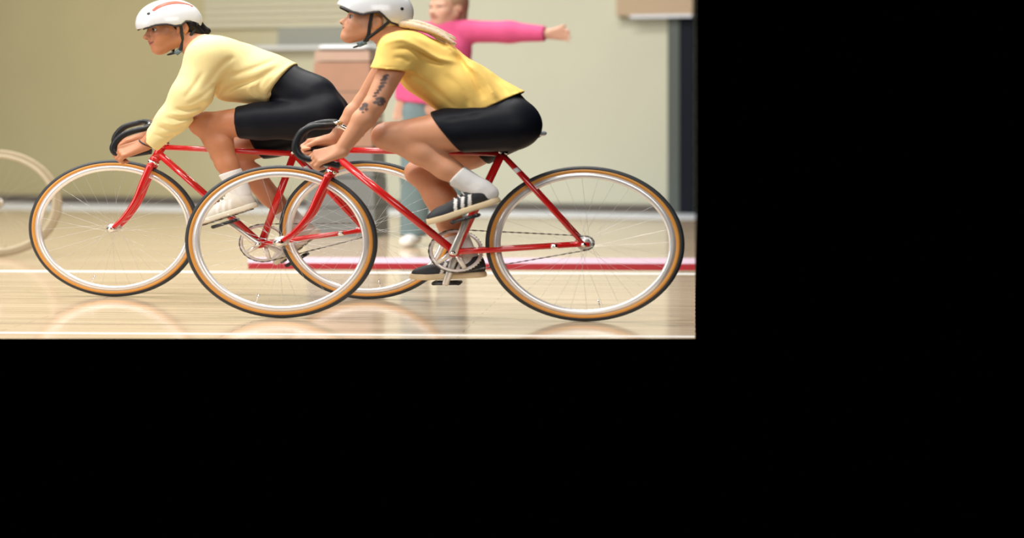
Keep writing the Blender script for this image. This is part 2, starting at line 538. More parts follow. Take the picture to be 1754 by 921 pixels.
def wheel(root, name, c, R):
    n = np.array(c)
    t = 0.0108
    rim = MB().lathe(n, [(R - 0.026, -0.0085), (R - 0.024, -0.0102), (R - 0.044, -0.0095), (R - 0.050, -0.006), (R - 0.0525, 0), (R - 0.050, 0.006), (R - 0.044, 0.0095), (R - 0.024, 0.0102), (R - 0.026, 0.0085), (R - 0.029, 0)], 128).build(name, M_rim, root)
    # tread and amber side walls
    tr = [(R - 0.0075, -0.0085), (R - 0.004, -0.0068), (R - 0.001, -0.0035), (R, 0), (R - 0.001, 0.0035), (R - 0.004, 0.0068), (R - 0.0075, 0.0085), (R - 0.012, 0.006), (R - 0.012, -0.006)]
    tr = [(r - 0.0 if abs(y) < 0.004 else r, y) for r, y in tr]
    tr[0] = (R - 0.0150, -0.0116); tr[6] = (R - 0.0150, 0.0116); tr[1] = (R - 0.007, -0.0094); tr[5] = (R - 0.007, 0.0094)
    tr[7] = (R - 0.018, 0.008); tr[8] = (R - 0.018, -0.008)
    MB().lathe(n, tr, 128).build('tyre', M_tread, rim)
    for sgn in (-1, 1):
        MB().lathe(n, [(R - 0.0148, sgn * 0.0116), (R - 0.020, sgn * 0.0122), (R - 0.025, sgn * 0.0112), (R - 0.029, sgn * 0.0096), (R - 0.027, sgn * 0.0055), (R - 0.0150, sgn * 0.0075)], 128).build('side_wall', M_gum, rim)
    hub = MB()
    hub.lathe(n, [(0.0, -0.05), (0.007, -0.05), (0.007, -0.036), (0.021, -0.034), (0.021, -0.030), (0.011, -0.026), (0.010, 0.026), (0.021, 0.030), (0.021, 0.034), (0.007, 0.036), (0.007, 0.05), (0.0, 0.05)], 24, closed=False)
    hub.build('hub', M_alloy, rim)
    sp = MB()
    for i in range(32):
        sg = -1 if i % 2 else 1
        a = 2 * pi * i / 32 + 0.03
        b = a + (0.95 if (i // 2) % 2 else -0.95)
        sp.tube([n + np.array((0.019 * cos(b), sg * 0.032, 0.019 * sin(b))), n + np.array(((R - 0.049) * cos(a), sg * 0.001, (R - 0.049) * sin(a)))], 0.0004, 4, caps=False)
    so = sp.build('spokes', M_spoke, rim); so['kind'] = 'stuff'
    st = MB(); a = 4.4 if name == 'front_wheel' else 4.9
    st.tube([n + np.array(((R - 0.0525) * cos(a), 0, (R - 0.0525) * sin(a))), n + np.array(((R - 0.09) * cos(a), 0, (R - 0.09) * sin(a)))], 0.0025, 6).build('valve', M_chrome, rim)
    return rim


def build_bike(fr, S, label):
    q = fr.q
    root = thing('bicycle', label, 'bicycle', fr.loc(), 'red track bicycles')
    R = S['R']
    cf = q(*S['front']); cr = q(*S['rear']); cf[2] = R; cr[2] = R
    wheel(root, 'front_wheel', cf, R); wheel(root, 'rear_wheel', cr, R)
    bb = q(*S['bb']); sc = q(*S['seat_cluster']); ht = q(*S['head_top']); hb = q(*S['head_bot'])
    tt = q(*S['tt_front']); dt = q(*S['dt_front'])
    f = MB()
    f.tube([tt, sc], 0.0135); f.tube([dt, bb], 0.0152); f.tube([sc + (sc - bb) * 0.02, bb], 0.0142)
    f.tube([ht, hb], 0.0175, 18)
    f.tube([bb + (0, -0.034, 0), bb + (0, 0.034, 0)], 0.020, 18)
    for p, d in ((ht, (ht - hb)), (hb, (hb - ht))):
        u = d / np.linalg.norm(d); f.tube([p - u * 0.022, p], 0.0205, 18)
    for sgn in (-1, 1):
        o = np.array((0, sgn, 0))
        f.tube([sc + o * 0.012 - (0, 0, 0.006), sc + (cr - sc) * 0.30 + o * 0.040, cr + o * 0.056], [0.0095, 0.0095, 0.0078], 10)
        f.tube([bb + o * 0.022, bb + (cr - bb) * 0.25 + o * 0.032, cr + o * 0.056], [0.0125, 0.0118, 0.0085], 10)
        f.tube([cr + o * 0.053 + (-0.034, 0, 0.002), cr + o * 0.053 + (0.020, 0, 0.0)], [0.012, 0.009], 8, flat=(1, 0.3))
    fo = f.build('frame', M_red, root)
    MB().tube([sc + (cr - sc) * 0.17 + (0, -0.031, 0), sc + (cr - sc) * 0.21 + (0, -0.034, 0)], 0.0101, 12).build('white_band', M_decal, fo)
    MB().tube([bb + (cr - bb) * 0.75 + (0, -0.049, 0), bb + (cr - bb) * 0.80 + (0, -0.050, 0)], 0.0104, 12).build('chrome_band', M_chrome, fo)
    # fork
    fk = MB()
    pts = [q(*p) for p in S['fork']]
    fk.tube([hb + (ht - hb) * 0.02, pts[0]], 0.0165)
    fk.tube([pts[0] + (0, -0.036, 0.004), pts[0] + (0, 0.036, 0.004)], 0.0135, 12)
    for sgn in (-1, 1):
        pp = [pts[0] + (0, sgn * 0.034, 0.004)] + [p + (0, sgn * (0.036 + 0.014 * i / len(pts)), 0) for i, p in enumerate(pts[1:])] + [cf + (0.004, sgn * 0.052, 0)]
        pp = bezier(pp, 6)
        fk.tube(pp, list(np.linspace(0.0142, 0.0085, len(pp))), 12, flat=(1.05, 0.85))
    fko = fk.build('fork', M_red, root)
    for sgn in (-1, 1):
        MB().tube([cf + (0.016, sgn * 0.052, 0.006), cf + (-0.010, sgn * 0.052, -0.007)], 0.0125, 10, flat=(1, 0.5)).build('fork_tip', M_chrome, fko)
        MB().tube([cf + (0, sgn * 0.046, 0), cf + (0, sgn * 0.068, 0)], 0.0095, 6).build('axle_nut', M_chrome, fko)
        MB().tube([cr + (0, sgn * 0.05, 0), cr + (0, sgn * 0.072, 0)], 0.0095, 6).build('axle_nut', M_chrome, fo)
    u = (ht - hb) / np.linalg.norm(ht - hb)
    MB().tube([ht, ht + u * 0.011, ht + u * 0.013, ht + u * 0.022], [0.0215, 0.0215, 0.0165, 0.016], 18).build('headset_cup', M_chrome, fko)
    MB().tube([hb, hb - u * 0.012], 0.0225, 18).build('headset_cup', M_chrome, fko)
    # stem and bar
    bc = q(*S['bar_mid'])
    st = MB(); top = ht + u * 0.05
    st.tube(bezier([ht + u * 0.012, ht + u * 0.035, top + (bc - top) * 0.12 + (0, 0, 0.004), bc], 5), 0.0118, 12)
    st.tube([bc + (0, -0.022, 0), bc + (0, 0.022, 0)], 0.0175, 14)
    st.build('stem', M_chrome, root)
    hbm = MB(); hw = None
    L = [q(*p) for p in S['bar_near']]; Rr = [q(*p) for p in S['bar_far']]
    path = bezier(L[2::-1] + [bc] + Rr[:3], 6)
    hbm.tube(path, 0.0115, 12)
    ho = hbm.build('handlebar', M_chrome, root)
    for side in (L, Rr):
        MB().tube(bezier(side[1:], 7), 0.0142, 12).build('grip_tape', M_tape, ho)
        e = side[-1]; MB().tube([e - (0.004, 0, 0), e + (0.004, 0, -0.0005)], [0.0146, 0.012], 12).build('end_plug', M_ped, ho)
    # seat post and saddle
    sd = q(*S['saddle']); us = (sc - bb) / np.linalg.norm(sc - bb)
    MB().tube([sc, sc + us * ((sd[2] - sc[2] - 0.045) / us[2])], 0.0128, 14).build('seat_post', M_chrome, root)
    MB().tube([sc - us * 0.004, sc + us * 0.014], 0.0172, 14).build('seat_collar', M_chrome, fo)
    F = Field((sd[0] - 0.19, -0.1, sd[2] - 0.1), (sd[0] + 0.17, 0.1, sd[2] + 0.06), 0.0055)
    F.cone(sd + (-0.15, 0, -0.012), sd + (0.02, 0, -0.012), 0.018, 0.030, 0.03, sv=1.0)
    F.ell(sd + (0.075, 0, -0.012), (0.070, 0.072, 0.028), k=0.03)
    F.func(lambda A, X, Y, Z: np.maximum(A, (sd[2] - 0.042) - Z + 0 * X))
    V, Q = F.skin(); so = mesh_obj('saddle', relax(V, Q), Q, M_sad, root)
    MB().tube(bezier([sd + (0.085, -0.073, -0.012), sd + (0.128, -0.055, -0.010), sd + (0.148, 0, -0.008), sd + (0.128, 0.055, -0.010), sd + (0.085, 0.073, -0.012)], 8), [0.004 + 0.0075 * sin(pi * i / 32) for i in range(33)], 10, flat=(1, 1)).build('saddle_tail', M_sadedge, so)
    for sgn in (-1, 1):
        MB().tube(bezier([sd + (-0.11, sgn * 0.012, -0.03), sd + (-0.05, sgn * 0.022, -0.052), sd + (0.03, sgn * 0.022, -0.052), sd + (0.09, sgn * 0.03, -0.03)], 6), 0.0035, 8).build('saddle_rail', M_chrome, so)
    MB().tube([sd + (-0.02, -0.03, -0.052), sd + (-0.02, 0.03, -0.052)], 0.012, 10).build('rail_clamp', M_chrome, so)
    # crankset
    cc = bb + (0, 0.043, 0)
    g = MB(); n = 48; r1, r0 = S['ring'], S['ring'] - 0.016
    Vg = []; Fg = []
    for i in range(n * 2):
        a = pi * i / n; ro = r1 if i % 2 else r1 - 0.005
        for (r, y) in ((ro, -0.0018), (ro, 0.0018), (r0, 0.0018), (r0, -0.0018)): Vg.append(cc + (r * cos(a), y, r * sin(a)))
    for i in range(n * 2):
        j = (i + 1) % (n * 2)
        for kk in range(4): Fg.append((i * 4 + kk, i * 4 + (kk + 1) % 4, j * 4 + (kk + 1) % 4, j * 4 + kk))
    g.put(Vg, Fg)
    a0 = math.atan2(q(*S['pedal_far'])[2] - bb[2], q(*S['pedal_far'])[0] - bb[0])
    for i in range(5):
        a = a0 + pi / 5 + 2 * pi * i / 5
        g.tube([cc + (0, -0.004, 0), cc + ((r0 + 0.004) * cos(a), -0.002, (r0 + 0.004) * sin(a))], [0.013, 0.008], 8, flat=(1, 0.5))
    g.tube([cc + (0, -0.008, 0), cc + (0, 0.006, 0)], 0.024, 20)
    ck = g.build('crankset', M_ring, root)
    for sgn, key in ((-1, 'pedal_near'), (1, 'pedal_far')):
        pd = q(*S[key]); c0 = bb + (0, sgn * 0.060, 0); pd[1] = sgn * 0.064
        d = pd - c0; 
        MB().tube([c0 - d * 0.06, c0, c0 + d * 0.5, pd, pd + d * 0.05], [0.012, 0.0155, 0.0115, 0.012, 0.008], 12, flat=(1, 0.6)).build('crank_arm', M_alloy, ck)
        MB().tube([bb + (0, sgn * 0.030, 0), bb + (0, sgn * 0.072, 0)], 0.0095, 12).build('crank_bolt', M_chrome, ck)
        pm = MB(); w = sgn
        ax = np.array((1, 0, 0.0)); ang = S['pedal_tilt'][0 if sgn < 0 else 1]
        ca, sa = cos(ang), sin(ang)
        def pt(a, y, c): return pd + np.array((a * ca - c * sa, sgn * y, a * sa + c * ca))
        pm.tube([pt(0, 0.004, 0), pt(0, 0.098, 0)], 0.008, 10)
        for a in (-0.042, 0.042):
            pm.tube([pt(a, 0.014, 0), pt(a, 0.094, 0)], 0.0085, 8)
        for y in (0.016, 0.090):
            pm.tube([pt(-0.042, y, 0), pt(0.042, y, 0)], 0.0075, 8)
        pm.build('pedal', M_ped, ck)
    # chain and sprocket
    cs = cr + (0, 0.043, 0); rs = 0.031
    MB().lathe(cs, [(rs, -0.002), (rs, 0.002), (0.012, 0.002), (0.012, -0.002)], 30).build('sprocket', M_alloy, root)
    ch = MB(); rr = r1 - 0.002
    dvec = cs - cc; L0 = np.linalg.norm(dvec); th = math.atan2(dvec[2], dvec[0]); off = math.asin((rr - rs) / L0)
    loop = []
    for i in range(25):
        a = th + pi / 2 - off + (pi + 2 * off) * i / 24; loop.append(cc + (rr * cos(a), 0, rr * sin(a)))
    for i in range(25):
        a = th - pi / 2 + off + (pi - 2 * off) * i / 24; loop.append(cs + (rs * cos(a), 0, rs * sin(a)))
    loop.append(loop[0])
    # links: short plates along the loop
    seg = []
    for a, b in zip(loop[:-1], loop[1:]):
        l = np.linalg.norm(b - a); m = max(1, int(round(l / 0.0127)))
        for i in range(m): seg.append((a + (b - a) * i / m, a + (b - a) * (i + 1) / m))
    for i, (a, b) in enumerate(seg):
        r = 0.0046 if i % 2 else 0.0036
        ch.tube([a, b], r, 5, flat=(0.7, 1.0) if i % 2 else (0.5, 1))
    co = ch.build('chain', M_chain, root, False); co['kind'] = 'stuff'
    return root


FN = Frame(P(780, 400, 7.91)[0], 7.91)
FF = Frame(P(447, 380, 8.75)[0], 8.75)
SN = dict(R=0.335, front=(481, 410, 0), rear=(1001, 415, 0), bb=(779, 431, 0), seat_cluster=(860, 262, 0), head_top=(590, 243, 0), head_bot=(570, 292, 0),
          tt_front=(588, 257, 0), dt_front=(580, 271, 0), fork=[(565, 302, 0), (549, 333, 0), (533, 366, 0), (508, 396, 0)],
          bar_mid=(578, 213, 0), bar_near=[(574, 214, -.06), (569, 215, -.12), (553, 216, -.17), (535, 217, -.19), (518, 226, -.195), (508, 243, -.195), (508, 258, -.195), (520, 270, -.195), (545, 276, -.195), (580, 283, -.195)],
          bar_far=[(578, 212, .06), (577, 210, .12), (566, 209, .17), (548, 211, .19), (530, 217, .195), (519, 230, .195), (518, 243, .195), (526, 253, .195), (546, 256, .195), (578, 255, .195)],
          saddle=(856, 225, 0), ring=0.096, pedal_near=(800, 373, -.064), pedal_far=(763, 486, .064), pedal_tilt=(0.34, 0.02))
SF = dict(R=0.335, front=(195, 390, 0), rear=(628, 393, 0), bb=(447, 417, 0), seat_cluster=(504, 263, 0), head_top=(280, 246, 0), head_bot=(264, 276, 0),
          tt_front=(278, 252, 0), dt_front=(271, 262, 0), fork=[(261, 284, 0), (247, 315, 0), (235, 344, 0), (215, 373, 0)],
          bar_mid=(259, 213, 0), bar_near=[(258, 214, -.06), (255, 216, -.12), (247, 220, -.17), (230, 224, -.19), (212, 231, -.195), (199, 242, -.195), (194, 255, -.195), (202, 264, -.195), (225, 264, -.195), (258, 259, -.195)],
          bar_far=[(258, 212, .06), (256, 210, .12), (245, 209, .17), (226, 213, .19), (211, 219, .195), (200, 231, .195), (197, 243, .195), (205, 252, .195), (228, 253, .195), (255, 248, .195)],
          saddle=(552, 229, 0), ring=0.094, pedal_near=(391, 381, -.064), pedal_far=(505, 446, .064), pedal_tilt=(0.38, 0.66))
bike_near = build_bike(FN, SN, 'red track bicycle ridden by the rider in the yellow T-shirt')
bike_far = build_bike(FF, SF, 'red track bicycle ridden by the rider in the long-sleeved yellow sweatshirt')


def copy_tree(o, parent=None):
    c = o.copy(); COL.objects.link(c); c.parent = parent
    for ch in list(o.children): copy_tree(ch, c)
    return c


b3 = copy_tree(bike_far)
b3['label'] = 'tan-tyred bicycle behind, cut off by the left edge, only its rear wheel in view'
c3 = P(-8, 355, 11.1); rw = FF.q(*SF['rear'])
b3.location = (c3[0] - rw[0] * K, 11.1, 0)
M_old = mat('faded_tan_tyre', (0.30, 0.24, 0.15), 0.6)
M_oldrim = mat('faded_tan_rim', (0.42, 0.36, 0.25), 0.5)
for ch in b3.children:
    if ch.name.startswith('rear_wheel'):
        for o in [ch] + list(ch.children):
            o.material_slots[0].link = 'OBJECT'
            o.material_slots[0].material = M_old if o.name.startswith(('tyre', 'side_wall')) else M_oldrim

# ------------------------------------------------------------------ riders
M_skinA = mat('skin', (0.5, 0.3, 0.2), 0.48, attr=True, var=0.05, scale=60, sub=0.12)
M_eye = mat('eye', (1, 1, 1), 0.15, attr=True, var=0.0)
M_helmet = mat('white_helmet_shell', (0.8, 0.8, 0.8), 0.22, attr=True, var=0.02, coat=0.4)
M_strap = mat('black_webbing', (0.012, 0.012, 0.014), 0.55)
M_buckle = mat('blue_grey_buckle', (0.12, 0.18, 0.20), 0.3)
M_vent = mat('dark_vent', (0.015, 0.015, 0.02), 0.5)
M_stripe = mat('orange_red_stripe', (0.74, 0.07, 0.02), 0.4)
M_hairD = mat('dark_hair', (0.008, 0.006, 0.006), 0.55, var=0.3, scale=120, bump=0.4, bscale=260, spec=0.2)
M_hairB = mat('blond_hair', (0.66, 0.52, 0.36), 0.5, var=0.25, scale=90, bump=0.6, bscale=220)
M_yelA = mat('pale_yellow_fleece', (0.86, 0.72, 0.35), 0.85, var=0.04, bump=0.25, bscale=500, spec=0.2)
M_yelB = mat('yellow_jersey_cotton', (0.90, 0.60, 0.165), 0.85, var=0.04, bump=0.25, bscale=500, spec=0.2)
M_short = mat('black_lycra', (0.0045, 0.0055, 0.010), 0.5, var=0.1, bump=0.1, bscale=600, spec=0.15)
M_sock = mat('white_sock', (0.74, 0.72, 0.70), 0.85, bump=0.3, bscale=500)
M_shoe = mat('shoe_upper', (0.5, 0.5, 0.5), 0.6, attr=True, bump=0.2, bscale=400)
M_soleT = mat('tan_rubber_sole', (0.66, 0.52, 0.32), 0.55, var=0.08)
M_soleC = mat('cream_rubber_sole', (0.68, 0.62, 0.50), 0.55, var=0.08)
M_sole_dark = mat('grey_outsole', (0.16, 0.15, 0.13), 0.6)
M_lace = mat('white_lace', (0.8, 0.78, 0.74), 0.7)


def head_axes(yaw, pitch):
    f = np.array((-cos(yaw) * cos(pitch), -sin(yaw) * cos(pitch), -sin(pitch)))
    l = np.array((sin(yaw), -cos(yaw), 0.0))
    return np.stack([f, l, np.cross(f, l)])


def add_head(F, O, A, neck, hs=1.0):
    """head and neck; A rows are forward, left, up"""
    w = lambda f, l, u: O + hs * (f * A[0] + l * A[1] + u * A[2])
    F.cone(w(-0.028, 0, -0.03), neck, 0.052, 0.062, 0.02)
    F.ell(w(-0.008, 0, 0.045), hs * np.array((0.097, 0.076, 0.088)), A, 0.02)
    F.ell(w(0.036, 0, -0.03), hs * np.array((0.060, 0.058, 0.080)), A, 0.025)
    for s in (-1, 1):
        F.cone(w(-0.008, s * 0.054, -0.048), w(0.070, s * 0.014, -0.100), 0.018, 0.017, 0.03)
        F.ell(w(0.062, s * 0.038, -0.030), hs * np.array((0.027, 0.024, 0.024)), A, 0.03)
        F.ell(w(-0.018, s * 0.079, -0.008), hs * np.array((0.020, 0.010, 0.031)), A, 0.008)
        F.cone(w(0.002, s * 0.073, 0.0), w(0.004, s * 0.070, -0.024), 0.007, 0.006, 0.006)
        F.ell(w(-0.012, s * 0.088, -0.006), hs * np.array((0.010, 0.005, 0.016)), A, 0.006, 'sub')
        F.cone(w(0.088, s * 0.016, 0.018), w(0.074, s * 0.046, 0.018), 0.010, 0.009, 0.02)
        F.ell(w(0.098, s * 0.034, -0.001), hs * np.array((0.016, 0.017, 0.0095)), A, 0.010, 'sub')
        F.ell(w(0.100, s * 0.012, -0.040), hs * np.array((0.013, 0.008, 0.009)), A, 0.008)
    F.ell(w(0.078, 0, -0.102), hs * np.array((0.021, 0.022, 0.018)), A, 0.025)
    F.ell(w(0.066, 0, -0.066), hs * np.array((0.030, 0.034, 0.030)), A, 0.03)
    F.cone(w(0.088, 0, 0.008), w(0.111, 0, -0.028), 0.0085, 0.0105, 0.012)
    F.ell(w(0.115, 0, -0.034), hs * np.array((0.0115, 0.0125, 0.0105)), A, 0.008)
    F.ell(w(0.0965, 0, -0.0585), hs * np.array((0.009, 0.022, 0.0062)), A, 0.006)
    F.ell(w(0.0950, 0, -0.0715), hs * np.array((0.009, 0.019, 0.0070)), A, 0.006)
    for s in (-1, 1):
        F.ell(w(0.0965, s * 0.009, -0.0585), hs * np.array((0.010, 0.015, 0.0065)), A, 0.006); F.ell(w(0.0945, s * 0.007, -0.0715), hs * np.array((0.010, 0.014, 0.0075)), A, 0.006)
        F.ell(w(0.070, s * 0.030, -0.058), hs * np.array((0.020, 0.014, 0.016)), A, 0.02)
    for s in (-1, 0, 1):
        F.cone(w(0.108 - 0.016 * abs(s), s * 0.016, -0.0650 + 0.003 * abs(s)), w(0.108 - 0.016 * abs(s) - 0.012 * abs(s), s * 0.031, -0.0650 + 0.009 * abs(s)), 0.0032, 0.0026, 0.003, op='sub')


def paint_head(C, V, O, A, lip, brow, hs=1.0):
    p = (V - O) @ A.T / hs
    f, l, u = p[:, 0], p[:, 1], p[:, 2]
    def blend(m, c): 
        m = np.clip(m, 0, 1)[:, None]; C[:] = C * (1 - m) + np.array(c) * m
    ul = u - 7.5 * l * l
    blend(1.8 - 1.8 * (((ul + 0.066) / 0.0125) ** 2 + (l / 0.029) ** 2) * (f > 0.07) - 9 * (f <= 0.07), lip)
    blend(2.0 - 2.2 * ((ul + 0.0652) / 0.0026) ** 2 - 9 * (np.abs(l) > 0.031) - 9 * (f <= 0.07), (0.10, 0.03, 0.025))
    for s in (-1, 1):
        blend(1.7 - 1.7 * (((u - 0.021 + abs(0) * l) / 0.0045) ** 2 + ((l - s * 0.032) / 0.022) ** 2) - 9 * (f <= 0.05), brow)
        blend(1.5 - 1.5 * (((u - 0.0065) / 0.0032) ** 2 + ((l - s * 0.033) / 0.019) ** 2) - 9 * (f <= 0.05), (0.02, 0.012, 0.01))
        blend(1.3 - 1.3 * (((u + 0.043) / 0.004) ** 2 + ((l - s * 0.010) / 0.006) ** 2) - 9 * (f <= 0.09), (0.12, 0.04, 0.03))
        blend(0.35 - 0.35 * (((u + 0.030) / 0.022) ** 2 + ((l - s * 0.044) / 0.020) ** 2) - 9 * (f <= 0.03), (0.62, 0.22, 0.15))


def add_hand(F, W, K0, sgn, s0=(0.2, 0.55, -0.6)):
    """fist round the bar: W wrist, K0 middle of the knuckle row"""
    a = K0 - W; a = a / np.linalg.norm(a)
    s = np.array((s0[0], s0[1] * sgn, s0[2])); s = s - a * np.dot(a, s); s /= np.linalg.norm(s)
    n = np.cross(a, s)
    if n[2] < 0: n = -n
    c = -n
    for i in range(4):
        B = K0 + s * (i - 1.5) * 0.0195 - a * (0.004 * abs(i - 1.2))
        F.cone(W + s * (i - 1.5) * 0.010, B, 0.0185, 0.0118, 0.012)
        L = (0.95, 1.05, 1.0, 0.82)[i]
        p1 = B + (a * 0.027 + c * 0.020) * L; p2 = p1 + (-a * 0.004 + c * 0.026) * L; p3 = p2 + (-a * 0.021 + c * 0.004) * L
        F.cone(B, p1, 0.0105, 0.0090, 0.004); F.cone(p1, p2, 0.0090, 0.0082, 0.003); F.cone(p2, p3, 0.0082, 0.0070, 0.003)
        F.ell(B + n * 0.004, (0.0085, 0.0085, 0.0085), None, 0.006)
    t0 = W + a * 0.018 - s * 0.020 + c * 0.006; t1 = t0 + a * 0.032 - s * 0.012 + c * 0.014; t2 = t1 + a * 0.030 + s * 0.004 + c * 0.006; t3 = t2 + a * 0.022 + s * 0.006 + c * 0.008
    F.cone(t0, t1, 0.018, 0.0125, 0.012); F.cone(t1, t2, 0.0120, 0.0105, 0.004); F.cone(t2, t3, 0.0105, 0.0085, 0.003)
    return a, s, n


def leg_cones(hip, knee, ank, rh, rk, rc, ra, back):
    """(a, b, ra, rb) pieces of a leg; back: direction of the calf"""
    th = hip + (knee - hip) * 0.5
    c1 = knee + (ank - knee) * 0.30 + back * 0.014; c2 = knee + (ank - knee) * 0.62 + back * 0.004
    return [(hip, th, rh, 0.5 * (rh + rk) + 0.006), (th, knee, 0.5 * (rh + rk) + 0.006, rk), (knee, c1, rk * 0.93, rc), (c1, c2, rc, 0.5 * (rc + ra) + 0.001), (c2, ank, 0.5 * (rc + ra), ra)]


def shoe(fr, root, H, T, y, upper_col, stripe_col, sole_m, outs):
    """H heel and T toe on the sole, as picture points"""
    h = fr.q(H[0], H[1], y); t = fr.q(T[0], T[1], y)
    a = (t - h); L = np.linalg.norm(a); a = a / L; b = np.array((0, 1.0, 0)); c = np.cross(a, b)
    if c[2] < 0: c = -c
    M = np.stack([a, b, c]); s = L / 0.262
    tr = lambda V: h + (V * s) @ M
    F = Field((-0.03, -0.07, -0.02), (0.30, 0.07, 0.15), 0.004)
    F.cone((0.050, 0, 0.055), (0.195, 0, 0.032), 0.040, 0.031, 0.02)
    F.ell((0.212, 0, 0.030), (0.047, 0.041, 0.028), k=0.02); F.ell((0.036, 0, 0.045), (0.036, 0.033, 0.055), k=0.02)
    F.cone((0.050, 0, 0.06), (0.046, 0, 0.098), 0.036, 0.036, 0.02, cut=[((0.05, 0, 0.095), (-0.25, 0, 1))])
    F.cone((0.085, 0, 0.075), (0.075, 0, 0.112), 0.016, 0.012, 0.015, sv=1.5)
    F.func(lambda A, X, Y, Z: np.maximum(A, 0.016 - Z + 0 * X))
    V, Q = F.skin(); V = relax(V, Q, 1)
    C = np.tile(np.array(upper_col, float), (len(V), 1))
    tt = V[:, 0] + 0.42 * (V[:, 2] - 0.03)
    on = (np.abs(V[:, 1]) > 0.012) & (V[:, 2] > 0.02) & (V[:, 2] < 0.072)
    for p in (0.098, 0.124, 0.150): C[on & (np.abs(tt - p) < 0.0062)] = stripe_col
    C[(V[:, 0] < 0.012) & (V[:, 2] > 0.06)] = np.array(upper_col) * 0.9
    o = mesh_obj('shoe', tr(V), Q, M_shoe, root, col=C)
    F = Field((-0.03, -0.08, -0.02), (0.30, 0.08, 0.06), 0.004)
    F.cone((0.036, 0, 0.012), (0.10, 0, 0.012), 0.039, 0.036, 0.01); F.cone((0.10, 0, 0.012), (0.205, 0, 0.012), 0.036, 0.047, 0.02); F.cone((0.205, 0, 0.012), (0.232, 0, 0.012), 0.046, 0.034, 0.02)
    F.func(lambda A, X, Y, Z: np.maximum(np.maximum(A, Z - (0.026 + 0.10 * np.clip(X - 0.2, 0, 1))), (0.10 * np.clip(X - 0.2, 0, 1) - Z)) + 0 * Y)
    V, Q = F.skin(); mesh_obj('sole', tr(relax(V, Q, 1)), Q, sole_m, o)
    if outs:
        b_ = MB()
        for i in range(7):
            x0 = 0.025 + i * 0.032
            b_.hexa(list(tr(np.array([(x0, -0.034, -0.005), (x0 + 0.02, -0.034, -0.005), (x0 + 0.02, 0.034, -0.005), (x0, 0.034, -0.005), (x0, -0.034, 0.003), (x0 + 0.02, -0.034, 0.003), (x0 + 0.02, 0.034, 0.003), (x0, 0.034, 0.003)]))))
        g = b_.build('tread', M_sole_dark, o, False); g['kind'] = 'stuff'
    lb = MB()
    for i in range(5):
        x0 = 0.098 + i * 0.017; z0 = 0.092 - i * 0.0075
        lb.tube(list(tr(np.array([(x0, -0.026, z0 - 0.016), (x0 + 0.004, -0.012, z0 - 0.003), (x0 + 0.006, 0.0, z0), (x0 + 0.004, 0.012, z0 - 0.003), (x0, 0.026, z0 - 0.016)]))), 0.0028, 6)
    g = lb.build('laces', M_lace, o); g['kind'] = 'stuff'
    return o


